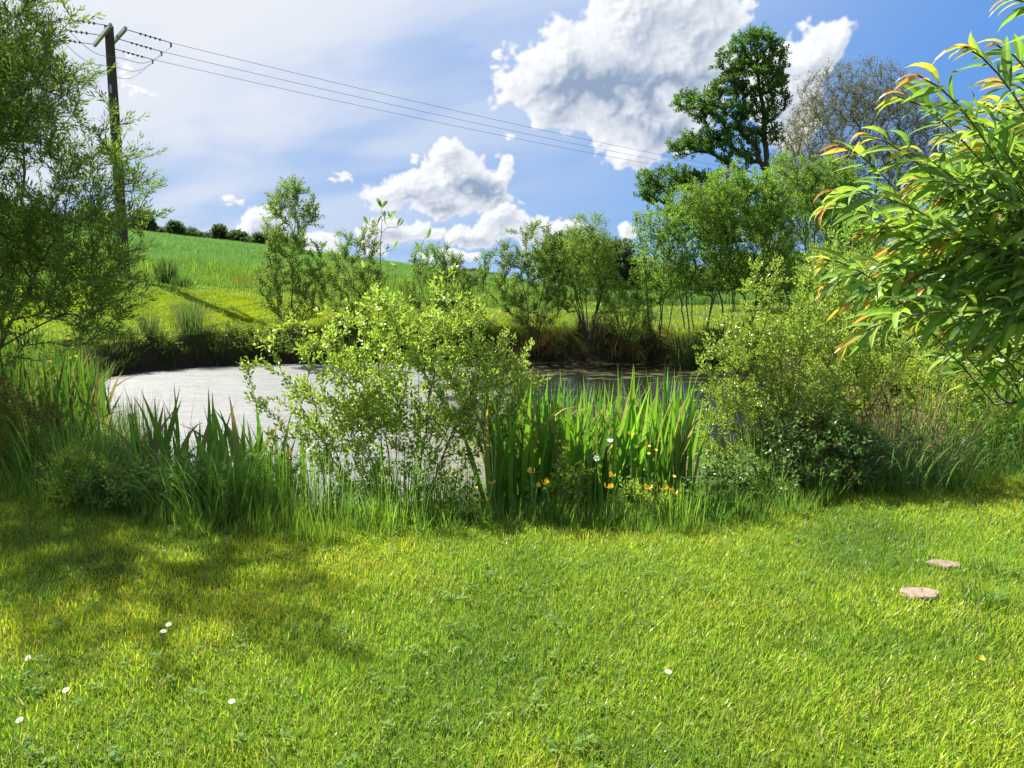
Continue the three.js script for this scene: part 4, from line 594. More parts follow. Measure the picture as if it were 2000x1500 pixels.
  carpet(641, 'dry_grass', 'reddish brown dry grass on the far bank under the round-topped tree', 'grass', [dg], M.dry, spread(642, 0.2, 4.4, 20.5, 22.7, 9, (x, d, r) => { const s = pondDistance(x, d); return s > 0.05 && s < 0.75 && (0.6 + 0.5 * r()); }), (x, z, q) => [0.4 + 0.4 * q, 0.4 + 0.4 * q, 0.5], { tilt: 0.2 });
}
function grassClump(name, label, category, x, d, seed, opt, mat = M.blade, s = 1, group) {
  const t = thing(name, label, category, [x, Math.max(ground(x, -d), WATER - 0.05), -d], group), m = part(t, opt.partName ?? 'blades', tuft(seed, opt), mat, true); m.userData.kind = 'stuff'; t.scale.setScalar(s); return t;
}
const RUSH = { n: 130, h: [0.6, 1.25], w: 0.008, spread: 0.2, lean: [0, 0.28], bend: [0, 0.35], segs: 3, colors: [[0.06, 0.12, 0.025], [0.085, 0.15, 0.03], [0.11, 0.13, 0.04]], outward: 1, partName: 'stems' };
grassClump('rush_clump', 'tall dark upright rush clump on the far bank, nearest the pole shadow', 'rushes', -9.2, 20.35, 650, { ...RUSH, n: 260, spread: 0.4, h: [0.7, 1.35], w: 0.013 });
grassClump('rush_clump', 'smaller dark rush clump left of the tall one on the far bank', 'rushes', -10.0, 19.6, 651, { ...RUSH, n: 160, spread: 0.3, w: 0.013, h: [0.5, 0.95] });
grassClump('rush_clump', 'thin rushes standing in the water beside the left bank', 'rushes', -4.75, 8.9, 652, { ...RUSH, n: 150, spread: 0.32, h: [0.5, 0.95], w: 0.005 });
grassClump('rush_clump', 'rushes in the water behind the bright grass tuft on the left', 'rushes', -4.2, 8.0, 653, { ...RUSH, n: 130, spread: 0.3, h: [0.4, 0.8], w: 0.005 });
grassClump('rush_clump', 'rushes at the water edge below the yellow irises', 'rushes', -5.6, 10.1, 654, { ...RUSH, n: 130, spread: 0.4, h: [0.4, 0.8], w: 0.006 });
const TALL = { n: 90, h: [0.35, 0.85], w: 0.013, spread: 0.13, lean: [0, 0.4], bend: [0.1, 0.8], segs: 6, colors: [[0.17, 0.33, 0.03], [0.2, 0.36, 0.035], [0.13, 0.28, 0.03]] };
grassClump('grass_tuft', 'bright tuft of tall broad-bladed grass on the left bank, beside the grey stone', 'grass', -3.55, 5.75, 660, { ...TALL, n: 110, spread: 0.17 });
grassClump('grass_tuft', 'tuft of long grass blades left of the bright tuft', 'grass', -4.15, 6.1, 661, { ...TALL, n: 60, spread: 0.2, h: [0.4, 1.0] });
grassClump('grass_mound', 'big soft mound of fine drooping grass in front of the dark iris leaves', 'grass', -2.25, 5.35, 662, { n: 620, h: [0.45, 0.8], w: 0.0055, spread: 0.34, lean: [0, 0.45], bend: [0.4, 1.9], segs: 7, colors: [[0.1, 0.25, 0.03], [0.13, 0.29, 0.035], [0.16, 0.31, 0.04]] });
grassClump('grass_tuft', 'loose upright grass at the left foot of the leafy bush', 'grass', -1.45, 5.15, 663, { n: 150, h: [0.35, 0.75], w: 0.005, spread: 0.3, lean: [0, 0.2], bend: [0, 0.7], segs: 5, colors: [[0.13, 0.28, 0.03], [0.17, 0.31, 0.035]] });
grassClump('grass_tuft', 'fine upright grass growing up through the middle of the leafy bush', 'grass', -0.85, 5.15, 669, { n: 230, h: [0.3, 0.72], w: 0.005, spread: 0.34, lean: [0, 0.22], bend: [0, 0.8], segs: 5, colors: [[0.1, 0.23, 0.022], [0.14, 0.28, 0.026]] });
grassClump('grass_tuft', 'fine upright grass in the gap between the leafy bush and the grass mound', 'grass', -1.85, 5.3, 670, { n: 170, h: [0.3, 0.7], w: 0.005, spread: 0.24, lean: [0, 0.25], bend: [0, 0.8], segs: 5, colors: [[0.13, 0.28, 0.022], [0.16, 0.31, 0.026]] });
grassClump('rush_clump', 'narrow dark rush tuft in the rough strip near the utility pole', 'rushes', -13.2, 27.4, 671, { ...RUSH, n: 200, spread: 0.3, h: [0.6, 1.15], w: 0.03, colors: [[0.04, 0.09, 0.015], [0.06, 0.11, 0.02]] });
grassClump('grass_tuft', 'low dark grass tuft at the edge of the far lawn beside the pole shadow', 'grass', -12.2, 26.4, 672, { n: 160, h: [0.3, 0.6], w: 0.025, spread: 0.35, lean: [0, 0.5], bend: [0.1, 1.2], segs: 3, colors: [[0.05, 0.11, 0.015], [0.07, 0.14, 0.02]] });
grassClump('grass_tuft', 'short bright grass tuft at the lawn edge below the right end of the irises', 'grass', 1.2, 4.98, 664, { n: 170, h: [0.15, 0.38], w: 0.0065, spread: 0.22, lean: [0, 0.3], bend: [0, 0.6], segs: 4, colors: [[0.19, 0.35, 0.03], [0.23, 0.38, 0.035]] });
grassClump('reed_grass', 'bright sunlit tall grass at the far right beyond the brambles', 'grass', 5.55, 7.75, 665, { ...TALL, n: 520, spread: 0.8, h: [0.5, 1.2], w: 0.014 });

grassClump('grass_tuft', 'longer grass beside the nearer flat stone, coloured dark for the shadow of a hollow', 'grass', 2.47, 3.58, 667, { n: 150, h: [0.06, 0.16], w: 0.005, spread: 0.13, lean: [0.1, 0.8], bend: [0.3, 1.3], segs: 4, colors: [[0.07, 0.16, 0.01], [0.09, 0.19, 0.012]] });  // dark blade colours stand in for the shadow of a hollow that is not modelled
grassClump('grass_tuft', 'longer grass beside the farther flat stone, coloured dark for the shadow of a hollow', 'grass', 2.78, 4.0, 668, { n: 110, h: [0.06, 0.15], w: 0.005, spread: 0.1, lean: [0.1, 0.8], bend: [0.3, 1.3], segs: 4, colors: [[0.07, 0.16, 0.01], [0.09, 0.19, 0.012]] });  // again shadow put into the blade colour, the ground has no hollow here

// ---------------------------------------------------------------- bushes of the right bank and left bank
plant({ name: 'thin_stemmed_bush', label: 'tall light green bush of many thin upright stems on the right near bank', category: 'bush', base: [2.65, -0.1, -6.5], seed: 700, stems: fan(701, [2.65, -0.15, -6.5], 16, 1.5, 0.65, [0.05, 0], 0.55),
  ell: [[2.6, 1.0, -6.5, 0.75, 0.6, 0.55, 260], [2.4, 0.5, -6.4, 0.75, 0.5, 0.5, 130], [3.1, 1.2, -6.6, 0.55, 0.65, 0.5, 130], [2.2, 1.35, -6.5, 0.35, 0.4, 0.3, 40], [3.0, 1.75, -6.6, 0.35, 0.3, 0.3, 36], [2.35, 1.8, -6.5, 0.2, 0.15, 0.2, 10], [1.85, 0.9, -6.3, 0.25, 0.4, 0.3, 30], [2.0, 0.35, -6.2, 0.4, 0.4, 0.3, 40]], shell: 0.2, g: { up: 1.3, lift: 0.2, seg: 0.14, wob: 0.03, tipR: 0.002, noBranch: 0.25 }, barkMat: B.twig, thin: 0.0022, leafs: { reach: 0.36, gap: 0.045, upward: 0.5, side: 0.7 }, kinds: [SP.small.geometry], mat: M.paleLeaf, tint: clumpTint(702, 0.2, 0.15) });
plant({ name: 'bramble', label: 'leafy bramble at the foot of the thin-stemmed bush on the right', category: 'bramble', base: [2.5, 0, -5.95], seed: 710, stems: fan(711, [2.5, -0.05, -5.95], 12, 0.4, 0.5, [0, 0], 0.3), ell: [[2.55, 0.3, -5.95, 0.5, 0.34, 0.4, 130], [2.05, 0.12, -5.65, 0.42, 0.2, 0.25, 60], [2.9, 0.3, -6.1, 0.35, 0.3, 0.35, 50]], shell: 0.3, g: { up: 0.4, lift: 0.3, seg: 0.12, tipR: 0.002, noBranch: 0.1 }, barkMat: B.red, leafs: { reach: 0.35, gap: 0.06, upward: 0.4, side: 0.9 }, kinds: [SP.bramble.geometry], mat: M.glossy });
plant({ name: 'bramble', label: 'tangled bramble with bare brown stems on the right bank, below the overhanging willow', category: 'bramble', base: [4.0, 0, -7.0], seed: 720, stems: fan(721, [4.0, -0.05, -7.0], 24, 1.15, 1.1, [0, 0], 0.8), ell: [[3.9, 0.55, -7.1, 0.9, 0.55, 0.5, 170], [4.7, 0.45, -7.4, 0.6, 0.45, 0.5, 90], [3.6, 1.05, -7.2, 0.8, 0.4, 0.5, 90], [4.6, 1.0, -7.5, 0.7, 0.35, 0.5, 60], [5.1, 1.3, -8.2, 0.8, 0.6, 0.5, 70]], shell: 0.25, g: { up: 0.6, lift: 0.3, seg: 0.14, wob: 0.04, tipR: 0.0022, noBranch: 0.15 }, barkMat: B.red, thin: 0.003, leafs: { reach: 0.3, gap: 0.07, upward: 0.4, side: 0.9, keep: 0.9 }, kinds: [SP.small.geometry], mat: M.leaf, tint: clumpTint(722, 0.4, 0.3) });
grassClump('dry_stems', 'dry buff grass stems standing among the brambles on the right bank', 'dry grass', 3.6, 6.6, 730, { n: 260, h: [0.5, 1.15], w: 0.0075, spread: 0.42, lean: [0, 0.4], bend: [0, 0.5], segs: 4, colors: [[0.36, 0.25, 0.13], [0.28, 0.18, 0.09], [0.42, 0.33, 0.18], [0.16, 0.24, 0.04]], partName: 'stems' }, M.dry);
grassClump('drooping_grass', 'dark drooping grass at the shaded foot of the right-hand brambles', 'grass', 3.35, 6.0, 731, { n: 330, h: [0.4, 0.85], w: 0.008, spread: 0.4, lean: [0.1, 0.6], bend: [0.8, 2.0], segs: 6, colors: [[0.09, 0.18, 0.04], [0.12, 0.2, 0.05]] });
plant({ name: 'bramble', label: 'dark bramble bush on the far bank at the left corner of the pond', category: 'bramble', base: [-10.4, 0.2, -18.9], seed: 740, stems: fan(741, [-10.4, 0.1, -18.9], 9, 0.7, 0.8), ell: [[-10.6, 0.55, -18.8, 0.8, 0.5, 0.6, 110], [-9.8, 0.35, -19.5, 0.6, 0.4, 0.4, 60], [-11.4, 0.7, -18.2, 0.7, 0.5, 0.5, 60]], g: { up: 0.5 }, barkMat: B.red, leafs: { reach: 0.4, gap: 0.09, upward: 0.3, side: 0.9 }, kinds: [SP.sallow.geometry], tint: clumpTint(742, 0.3, 0.2) });
plant({ name: 'bramble', label: 'low dark bramble on the far bank between the rushes and the slender tree', category: 'bramble', base: [-8.0, 0.2, -20.8], seed: 750, stems: fan(751, [-8.0, 0.1, -20.8], 9, 0.5, 0.7), ell: [[-8.0, 0.45, -20.8, 0.9, 0.4, 0.4, 90], [-6.9, 0.3, -21.0, 0.6, 0.35, 0.3, 50]], g: { up: 0.5 }, barkMat: B.red, leafs: { reach: 0.4, gap: 0.09, upward: 0.3, side: 0.9 }, kinds: [SP.sallow.geometry], tint: clumpTint(752, 0.3, 0.2) });
plant({ name: 'weed_clump', label: 'brownish green weed clump at the left end of the near bank', category: 'weeds', base: [-4.6, 0, -6.3], seed: 760, stems: fan(761, [-4.6, -0.05, -6.3], 14, 0.6, 0.5, [0, 0], 0.4), ell: [[-4.6, 0.4, -6.3, 0.55, 0.4, 0.4, 160], [-5.2, 0.5, -6.7, 0.5, 0.45, 0.4, 110]], g: { up: 1.2, lift: 0.2, seg: 0.12, tipR: 0.002 }, barkMat: B.green, thin: 0.002, leafs: { reach: 0.3, gap: 0.055, upward: 0.5, side: 0.8 }, kinds: [SP.small.geometry], tint: (() => { const f = clumpTint(762, 0.3, 0.3); return (q) => { const c = f(q); return [c[0] * 0.75, c[1] * 0.55, c[2] * 0.6]; }; })() });
plant({ name: 'weed_clump', label: 'small fresh green leafy weed at the lawn edge below the grey stone', category: 'weeds', base: [-3.35, 0, -5.4], seed: 770, stems: fan(771, [-3.35, -0.05, -5.4], 8, 0.32, 0.2, [0, 0], 0.15), ell: [[-3.35, 0.22, -5.4, 0.2, 0.22, 0.18, 60]], g: { up: 1.2, seg: 0.1, tipR: 0.002, noBranch: 0.05 }, barkMat: B.green, thin: 0.002, leafs: { reach: 0.2, gap: 0.05, upward: 0.5, side: 0.8 }, kinds: [SP.small.geometry] });
plant({ name: 'weed_clump', label: 'dense dark leafy weeds at the lawn edge below the grass mound', category: 'weeds', base: [-2.75, 0, -5.25], seed: 780, stems: fan(781, [-2.75, -0.05, -5.25], 14, 0.3, 0.4, [0, 0], 0.35), ell: [[-2.75, 0.16, -5.3, 0.5, 0.16, 0.25, 70]], g: { up: 1.0, seg: 0.1, tipR: 0.002, noBranch: 0.05 }, barkMat: B.green, thin: 0.002, leafs: { reach: 0.2, gap: 0.05, upward: 0.4, side: 0.9 }, kinds: [SP.bramble.geometry] });
plant({ name: 'weed_clump', label: 'light leafy weeds among the iris leaves near the yellow flowers', category: 'weeds', base: [0.4, 0, -5.02], seed: 790, stems: fan(791, [0.4, -0.05, -5.02], 7, 0.35, 0.12, [0, 0], 0.12), ell: [[0.42, 0.24, -5.05, 0.12, 0.24, 0.1, 34], [0.95, 0.1, -5.05, 0.25, 0.12, 0.1, 22]], g: { up: 1.1, seg: 0.1, tipR: 0.002, noBranch: 0.05 }, barkMat: B.green, thin: 0.002, leafs: { reach: 0.2, gap: 0.05, upward: 0.4, side: 0.9 }, kinds: [SP.small.geometry] });

// ---------------------------------------------------------------- the big-leaved willow that hangs in from the right, close to the lens
{
  const base = [2.0, 0, -2.1], t = thing('broad_leaved_willow', 'big-leaved willow hanging in from the right, very close, with yellow and orange shoot tips', 'tree', base), r = makeRandom(800);
  const tones = [[[0.12, 0.28, 0.01], [0.15, 0.31, 0.012]], [[0.2, 0.36, 0.01], [0.26, 0.39, 0.012]], [[0.065, 0.17, 0.016], [0.08, 0.2, 0.018]], [[0.34, 0.38, 0.014], [0.44, 0.38, 0.018]], [[0.55, 0.23, 0.02], [0.6, 0.28, 0.02]]];
  const shapes = tones.map(([a, b], k) => [0.4, 0.9, 1.4, 0.7, 1.9].map((dr, v) => leafShape(0.08 + 0.006 * v, 0.0165, dr * (k > 2 ? 1.2 : 1), 0.25 + 0.08 * v, 6, a, 0.46, b, 0.3, [0, 0.6, -0.7, 1.1, -0.3][v])));
  // tips of the leading shoots: x, y, distance
  const lead = [[0.985, 2.2, 1.5], [1.1, 2.23, 1.55], [0.97, 2.14, 1.6], [0.875, 2.08, 1.6], [0.895, 2.07, 1.72], [0.82, 1.985, 1.72], [0.81, 1.98, 1.82], [0.75, 1.845, 1.72], [0.77, 1.82, 1.8], [0.86, 1.76, 1.8], [0.77, 1.7, 1.8], [0.79, 1.615, 1.82], [0.81, 1.58, 1.75], [0.76, 1.5, 1.62], [0.84, 1.55, 1.7], [0.98, 1.52, 1.62], [1.05, 1.49, 1.6], [1.2, 1.5, 1.65], [0.92, 1.94, 1.7], [1.0, 2.02, 1.65], [1.1, 2.1, 1.7], [0.9, 1.86, 1.65], [0.95, 1.6, 1.7], [0.9, 1.68, 1.9], [1.15, 2.36, 1.6]];
  for (let i = 0; i < 190; i++) { const d = 1.65 + 0.85 * r(), y = 1.61 - 0.05 * d + 0.68 * r(), left = (0.8 + 0.2 * Math.max(0, (y - 1.78) / 0.4)) * d / 1.7; lead.push([left + (d * 0.76 - left) * r() * 0.95 + 0.06, y, d]); }
  const all = [], twigs = [];
  lead.forEach(([x, y, d], i) => {
    const tip = V(x, y, -d), len = 0.55 + 0.3 * r(), up = y > 1.9 ? 0.75 : y > 1.66 ? 0.4 : -0.2, root = tip.clone().add(V(len * (0.75 + 0.1 * r()), -len * up - 0.1, (r() - 0.5) * 0.3)), bow = len * (y > 1.7 ? 0.16 : 0.12);
    const cv = new THREE.CubicBezierCurve3(root, root.clone().lerp(tip, 0.35).add(V(0, bow * 0.6, 0)), root.clone().lerp(tip, 0.75).add(V(0, bow * 1.2, 0)), tip);
    twigs.push([cv, len]);
    const n = Math.round(len / 0.018);
    for (let k = 2; k < n; k++) {
      const q = k / n, p = cv.getPoint(q), tan = cv.getTangent(q), a = k * 2.4 + r() * 0.8, side = V(0, 1, 0).cross(tan).normalize(), nrm = tan.clone().cross(side).normalize(), rad = side.clone().multiplyScalar(Math.cos(a)).addScaledVector(nrm, Math.sin(a)), open = lerp(1.1, 0.25, q ** 3) * (0.8 + 0.4 * r()), end = smooth(0.84, 1, q);
      const dir = tan.clone().multiplyScalar(Math.cos(open)).addScaledVector(rad, Math.sin(open)).add(V(-0.28, -0.3 - 0.25 * end, 0.05)).normalize();
      let tone = end > 0.5 && r() < 0.85 ? (r() < 0.55 ? 4 : 3) : end > 0.12 && r() < 0.45 ? 3 : r() < 0.36 ? 1 : r() < 0.5 ? 0 : 2; if (i > 25 && tone > 2 && r() < 0.35) tone = 1;
      all.push({ p, dir, roll: 0, tone, s: (0.8 + 0.5 * r()) * lerp(1, 0.55, end), v: Math.floor(r() * 5), near: p.distanceTo(camera.position) });
    }
  });
  // leaf faces turn upward, roughly
  for (const q of all) { const y = q.dir.clone(), want = V((r() - 0.5) * 2.0, 1, (r() - 0.5) * 2.0 + 0.15), z = want.addScaledVector(y, -y.dot(want)).normalize(), x = y.clone().cross(z).normalize(); q.m = new THREE.Matrix4().makeBasis(x.multiplyScalar(q.s), y.multiplyScalar(q.s), z.multiplyScalar(q.s)).setPosition(q.p); }
  all.sort((a, b) => a.near / a.s - b.near / b.s);
  const rest = [];
  all.forEach((q, i) => { if (i % 2 === 0 && i < 600) { const m = shadowed(new THREE.Mesh(shapes[q.tone][q.v], M.glossy)); m.name = 'leaf'; new THREE.Matrix4().makeTranslation(-base[0], -base[1], -base[2]).multiply(q.m).decompose(m.position, m.quaternion, m.scale); t.add(m); } else rest.push(shapes[q.tone][q.v].clone().applyMatrix4(q.m)); });
  const m = part(t, 'foliage', mergeGeometries(rest), M.glossy); m.userData.kind = 'stuff';
  // stems: the twigs that bear the leaves, and limbs that carry them from the trunk
  const tw = twigs.map(([cv, len], i) => new THREE.TubeGeometry(cv, 14, 0.0019, 5));
  part(t, 'twigs', mergeGeometries(tw), B.twig).userData.kind = 'stuff';
  const sk = grow(802, { stems: [[[2.0, -0.1, -2.1], [1.95, 0.6, -2.05], [1.9, 1.3, -2.0], [1.85, 2.1, -1.95]], [[2.02, -0.1, -2.15], [2.0, 0.7, -2.3], [2.05, 1.5, -2.5]]], pts: twigs.map(([cv]) => cv.getPoint(0)), lift: 0, seg: 0.12, wob: 0.01, tipR: 0.0032, noBranch: 0.5, up: 0.6 });
  part(t, 'trunk', limbs(sk, { thin: 0.003 }), B.grey);
  // the bare twig with one leaf that dips into the top corner
  const cv = new THREE.CatmullRomCurve3([V(1.85, 2.1, -1.95), V(1.6, 2.38, -1.75), V(1.3, 2.33, -1.65), V(1.1, 2.24, -1.6)]), tb = part(t, 'twig', new THREE.TubeGeometry(cv, 24, 0.003, 5), B.dark); void tb;
  for (const [q, dx, dy] of [[0.97, -0.3, -0.9], [0.9, -0.7, -0.2], [0.8, 0.1, -1]]) { const m = shadowed(new THREE.Mesh(shapes[2][1], M.glossy)); m.name = 'leaf'; placeMatrix(cv.getPoint(q).sub(t.position), V(dx, dy, 0.2).normalize(), 1, 0.5).decompose(m.position, m.quaternion, m.scale); t.add(m); }
}

// ---------------------------------------------------------------- the power line
{
  const at = [-15.1, ground(-15.1, -28) , -28], top = 11.75, dir = V(0.753, 0, -0.658), arm = V(0.658, 0, 0.753);
  const wood = bark(0.06, 0.042, 0.034), steel = new THREE.MeshStandardMaterial({ color: col(0.34, 0.36, 0.38), metalness: 0.6, roughness: 0.5 }), darkSteel = new THREE.MeshStandardMaterial({ color: col(0.06, 0.06, 0.065), metalness: 0.3, roughness: 0.6 }), wire = new THREE.MeshStandardMaterial({ color: col(0.08, 0.08, 0.085), metalness: 0.4, roughness: 0.55 });
  const makePole = (label) => {
    const t = thing('utility_pole', label, 'utility pole', at), h = top - at[1];
    const g = new THREE.CylinderGeometry(0.155, 0.215, h + 0.6, 20, 8); g.translate(0, (h + 0.6) / 2 - 0.6, 0); part(t, 'pole', g, wood, true);
    const cap = new THREE.ConeGeometry(0.165, 0.07, 20); cap.translate(0, h + 0.035, 0); part(t, 'pole_cap', cap, darkSteel, true);
    for (const s of [-1, 1]) { const b = new THREE.BoxGeometry(0.1, 0.13, 2.7); b.rotateY(Math.atan2(arm.x, arm.z)); b.translate(dir.x * s * 0.24, h - 0.38, dir.z * s * 0.24); part(t, 'crossarm', b, steel, true); }
    const ends = [];
    for (const k of [-1, 0, 1]) for (const s of [-1, 1]) {
      const from = V(arm.x * k * 1.25 + dir.x * s * 0.3, h - 0.38, arm.z * k * 1.25 + dir.z * s * 0.3), to = from.clone().addScaledVector(dir, s * 1.5).add(V(0, -0.12, 0)), ins = t;
      const cvv = new THREE.LineCurve3(from, to), rods = [new THREE.TubeGeometry(cvv, 1, 0.016, 6)];
      for (let q = 0; q < 5; q++) { const disc = new THREE.CylinderGeometry(0.062, 0.04, 0.05, 12); disc.applyQuaternion(new THREE.Quaternion().setFromUnitVectors(UP, to.clone().sub(from).normalize())); const p = cvv.getPoint(0.3 + q * 0.11); disc.translate(p.x, p.y, p.z); rods.push(disc.toNonIndexed()); }
      part(ins, 'insulator', mergeGeometries(rods.map((q) => (q.index ? q.toNonIndexed() : q))), darkSteel, true);
      const clampG = new THREE.BoxGeometry(0.05, 0.16, 0.05); clampG.translate(to.x, to.y - 0.08, to.z); part(t, 'wire_clamp', clampG, darkSteel, true);
      ends.push([k, s, to.clone().add(t.position)]);
    }
    for (const k of [-1, 0, 1]) { const a = ends.find((q) => q[0] === k && q[1] === -1)[2].clone().sub(t.position), b = ends.find((q) => q[0] === k && q[1] === 1)[2].clone().sub(t.position), mid = a.clone().lerp(b, 0.5).add(V(arm.x * 0.25, -1.0, arm.z * 0.25)); const cv = new THREE.CatmullRomCurve3([a.clone().add(V(0, -0.15, 0)), a.clone().lerp(mid, 0.55).add(V(0, -0.42, 0)), mid, b.clone().lerp(mid, 0.55).add(V(0, -0.42, 0)), b.clone().add(V(0, -0.15, 0))]); part(t, 'jumper_wire', new THREE.TubeGeometry(cv, 24, 0.009, 5), wire, true); }
    const br = new THREE.BoxGeometry(0.06, 0.3, 0.06); br.translate(0.03, h - 2.3, 0.2); part(t, 'bracket', br, steel, true);
    const plate = new THREE.BoxGeometry(0.14, 0.1, 0.02); plate.translate(0.02, h - 6.7, 0.2); part(t, 'plate', plate, steel, true);
    t.userData.dummy = undefined; delete t.userData.dummy;
    return { t, ends };
  };
  const { t, ends } = makePole('tall brown wooden utility pole with two crossarms, behind the willow');
  const other = t.clone(); other.name = numbered('utility_pole'); scene.add(other); tag(other, 'second utility pole, where the wires end behind the tall oak', 'utility pole'); other.position.set(16.4, 1.4, -55.5); other.position.y = 2.2;
  const shift = other.position.clone().sub(t.position);
  const word = { '-1': 'lowest', 0: 'middle', 1: 'topmost' };
  for (const [k, s, p] of ends) {
    const a = p, b = s > 0 ? ends.find((q) => q[0] === k && q[1] === -1)[2].clone().add(shift) : p.clone().addScaledVector(dir, -42).add(V(0, 0.4, 0)), mid = a.clone().lerp(b, 0.5).add(V(0, -0.45, 0)), cv = new THREE.QuadraticBezierCurve3(a, mid, b);
    const m = shadowed(new THREE.Mesh(new THREE.TubeGeometry(cv, 40, 0.0085, 5), wire)); m.name = numbered('power_line'); scene.add(m);
    tag(m, s > 0 ? `${word[k]} of the three wires running right from the utility pole across the sky` : `${word[k]} of the three wires running left from the utility pole into the willow`, 'wire');
  }
}
// ---------------------------------------------------------------- the house beyond the far field
{
  const at = [26.5, -2.8, -92], t = thing('house', 'distant low house with blue-grey roof and brick chimney, seen between the tree stems', 'house', at), render_ = new THREE.MeshStandardMaterial({ color: col(0.6, 0.58, 0.54), roughness: 0.9 }), slate = new THREE.MeshStandardMaterial({ color: col(0.11, 0.14, 0.2), roughness: 0.6 }), brick = new THREE.MeshStandardMaterial({ color: col(0.3, 0.12, 0.08), roughness: 0.9 }), pane = new THREE.MeshStandardMaterial({ color: col(0.03, 0.04, 0.05), roughness: 0.1 });
  const w = new THREE.Shape([[-4, 0], [4, 0], [4, 2.7], [0, 5.3], [-4, 2.7]].map(([a, b]) => new THREE.Vector2(a, b))), wg = new THREE.ExtrudeGeometry(w, { depth: 9, bevelEnabled: false }); wg.rotateY(Math.PI / 2); wg.translate(-4.5, 0, 0); part(t, 'wall', wg, render_, true);
  for (const s of [-1, 1]) { const rf = new THREE.BoxGeometry(9.8, 0.14, 5.3); rf.translate(0, 0, 2.55 * s); rf.rotateX(s * 0.576); rf.translate(0, 5.42, 0); part(t, 'roof', rf, slate, true); }
  const ch = new THREE.BoxGeometry(0.8, 1.7, 0.6); ch.translate(1.2, 5.75, 0); part(t, 'chimney', ch, brick, true);
  for (const x of [-3, -0.4, 2.4]) { const f = new THREE.BoxGeometry(1.2, 1.2, 0.08); f.translate(x, 1.6, 4.04); const fm = part(t, 'window', f, render_, true); const p = new THREE.BoxGeometry(1.0, 1.0, 0.04); p.translate(x, 1.6, 4.09); const pm = shadowed(new THREE.Mesh(p, pane)); pm.name = 'pane'; fm.add(pm); }
}
// ---------------------------------------------------------------- stones
function stone(name, label, x, d, w, h, l, seed, colr, sink, turn = 0) {
  const g = new THREE.IcosahedronGeometry(1, 4), p = g.attributes.position;
  for (let i = 0; i < p.count; i++) { const v = V(p.getX(i), p.getY(i), p.getZ(i)), n = fbm(v.x * 1.4 + seed, v.z * 1.4 + v.y, 4) - 0.5, f = fbm(v.x * 6 + seed, v.z * 6 + v.y * 3, 3) - 0.5; const rag = h < 0.06 ? 0.5 * (fbm(Math.atan2(v.z, v.x) * 1.7 + seed, 3 + seed, 4) - 0.5) : 0; v.x *= 1 + rag; v.z *= 1 + rag; let y = clamp(v.y * 2.2, -1, 1) * (1 + 0.25 * n); if (h < 0.06) y += f * 0.35; p.setXYZ(i, v.x * w * (1 + 0.4 * n + 0.1 * f), y * h, v.z * l * (1 + 0.4 * n + 0.1 * f)); }
  g.computeVertexNormals();
  const t = thing(name, label, 'stone', [x, ground(x, -d) - sink, -d]), grain = noiseTexture(128, (u, v) => tiled(u, v, 10, 5)); const m = part(t, 'stone', g, new THREE.MeshStandardMaterial({ color: col(...colr), roughness: 0.95, bumpMap: grain, bumpScale: 0.01, map: noiseTexture(128, (u, v) => 0.55 + 0.45 * tiled(u, v, 7, 5)) }), true); m.name = 'slab'; t.rotation.y = turn; return t;
}
stone('flat_stone', 'pale flat stone set in the lawn, fully uncovered, nearer of the two', 2.19, 3.65, 0.1, 0.016, 0.072, 3, [0.24, 0.185, 0.15], -0.016, 0.2);
stone('flat_stone', 'pale flat stone half hidden in the grass, farther of the two', 2.6, 4.1, 0.09, 0.016, 0.06, 8, [0.21, 0.165, 0.125], -0.012, -0.4);
stone('grey_stone', 'rounded grey stone among the grass at the left end of the near bank', -3.0, 5.62, 0.1, 0.11, 0.09, 5, [0.3, 0.27, 0.26], -0.05, 0.4);
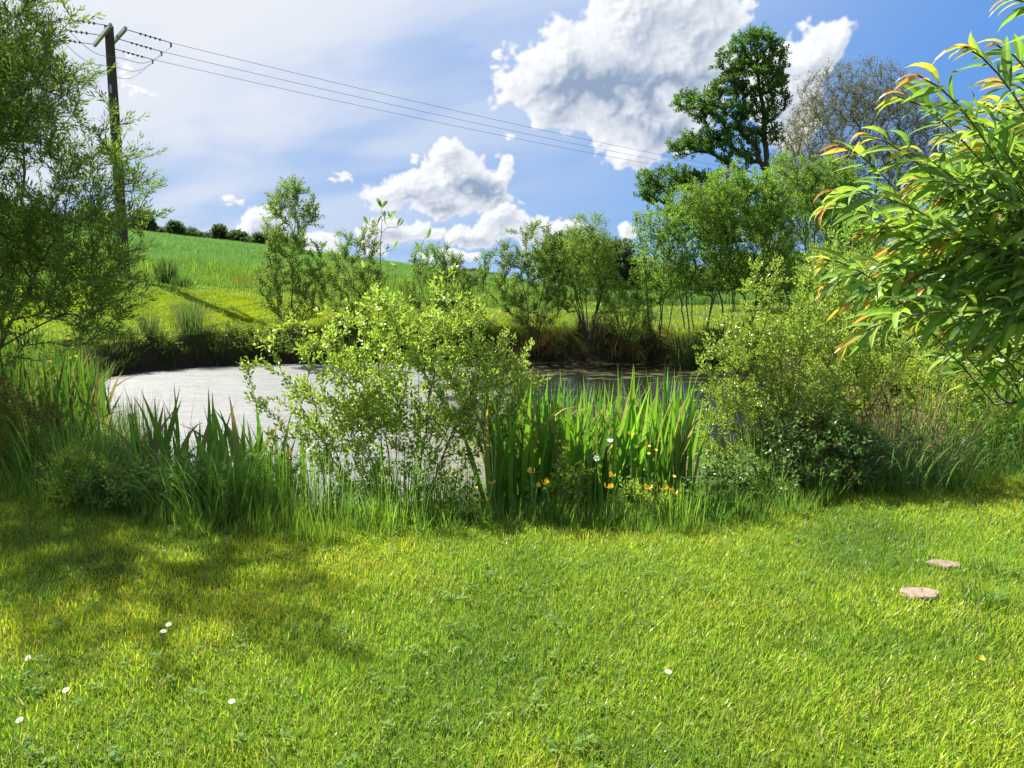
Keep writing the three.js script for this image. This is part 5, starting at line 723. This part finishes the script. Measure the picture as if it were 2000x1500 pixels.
// ---------------------------------------------------------------- daisies and buttercups in the lawn
{
  const white = new THREE.MeshPhysicalMaterial({ color: col(0.85, 0.85, 0.83), roughness: 0.9, side: THREE.DoubleSide, transmission: 0.2, thickness: 0 }), yolk = new THREE.MeshStandardMaterial({ color: col(0.75, 0.5, 0.02), roughness: 0.8 }), gold = new THREE.MeshPhysicalMaterial({ color: col(0.85, 0.6, 0.01), roughness: 0.5, clearcoat: 0.6, side: THREE.DoubleSide });
  const petals = mergeGeometries(Array.from({ length: 18 }, (_, k) => { const g = leafShape(0.0115, 0.0034, 0.4, 0.2, 2, [1, 1, 1], 0.65); g.rotateX(1.35); g.rotateY(k / 18 * 6.283); return g; })), disc = new THREE.SphereGeometry(0.0042, 10, 6); disc.scale(1, 0.6, 1);
  const cup = mergeGeometries(Array.from({ length: 5 }, (_, k) => { const g = leafShape(0.014, 0.013, -0.6, 0.3, 3, [1, 1, 1], 0.65); g.rotateX(0.75); g.rotateY(k / 5 * 6.283); return g; }));
  const r = makeRandom(900);
  const flower = (name, label, category, x, d, h, petal, mat, centre, tilt) => {
    const y = ground(x, -d), t = thing(name, label, category, [x, y, -d]), st = new THREE.CylinderGeometry(0.0011, 0.0013, h, 5); st.translate(0, h / 2, 0); part(t, 'stem', st, stalkGreen, true);
    const p = part(t, 'petals', petal, mat, true); p.position.y = h; p.rotation.set(0.35 + tilt, r() * 6, tilt); const c = part(t, 'centre', disc, centre, true); c.position.y = h + 0.001; t.scale.setScalar(1.25 + 0.2 * r()); return t;
  };
  const D = [['white daisy in the lawn, leftmost of the large ones near the left edge', -2.1, 2.92, 0.05], ['farther of two white daisies close together in the lawn', -1.63, 3.21, 0.055], ['nearer of two white daisies close together in the lawn', -1.62, 3.14, 0.05], ['small white daisy half sunk in grass, between the left edge and the lone open daisy', -1.78, 2.67, 0.045], ['white daisy lowest in the left corner of the lawn', -1.82, 2.46, 0.05], ['fully open white daisy standing alone in the lower left of the lawn', -1.07, 2.55, 0.055], ['white daisy in the middle right of the lawn, the only one there', 0.64, 2.75, 0.055]];
  D.forEach(([l, x, d, h], i) => flower('daisy', l, 'daisy', x, d, h, petals, white, yolk, (r() - 0.5) * 0.6));
  flower('buttercup', 'single yellow buttercup low in the lawn at the right', 'buttercup', 1.98, 2.84, 0.06, cup, gold, yolk, 0.1);
  for (const [x, d, h, l] of [[0.985, 5.02, 0.42, 'highest yellow buttercup among the iris leaves at the right'], [0.975, 4.98, 0.37, 'yellow buttercup just below the highest one among the iris leaves'], [1.03, 5.0, 0.41, 'yellow buttercup right of the highest one among the iris leaves'], [1.16, 4.98, 0.24, 'lone yellow buttercup at the right end of the iris leaves'], [-0.25, 4.78, 0.2, 'small yellow buttercup in the bank grass below the leafy bush']]) flower('buttercup', l, 'buttercup', x, d, h, cup, gold, yolk, 0.1);
  const bp = mergeGeometries(Array.from({ length: 5 }, (_, k) => { const g = leafShape(0.02, 0.014, 0.3, 0.2, 3, [1, 1, 1], 0.65); g.rotateX(1.2); g.rotateY(k / 5 * 6.283); return g; }));
  for (const [x, d, h, l] of [[0.7, 5.0, 0.42, 'pale white flower among the iris leaves, upper of two'], [0.6, 4.98, 0.34, 'pale white flower among the iris leaves, lower of two']]) flower('white_flower', l, 'flower', x, d, h, bp, white, yolk, 0.3);
}
renderer.render(scene, camera);
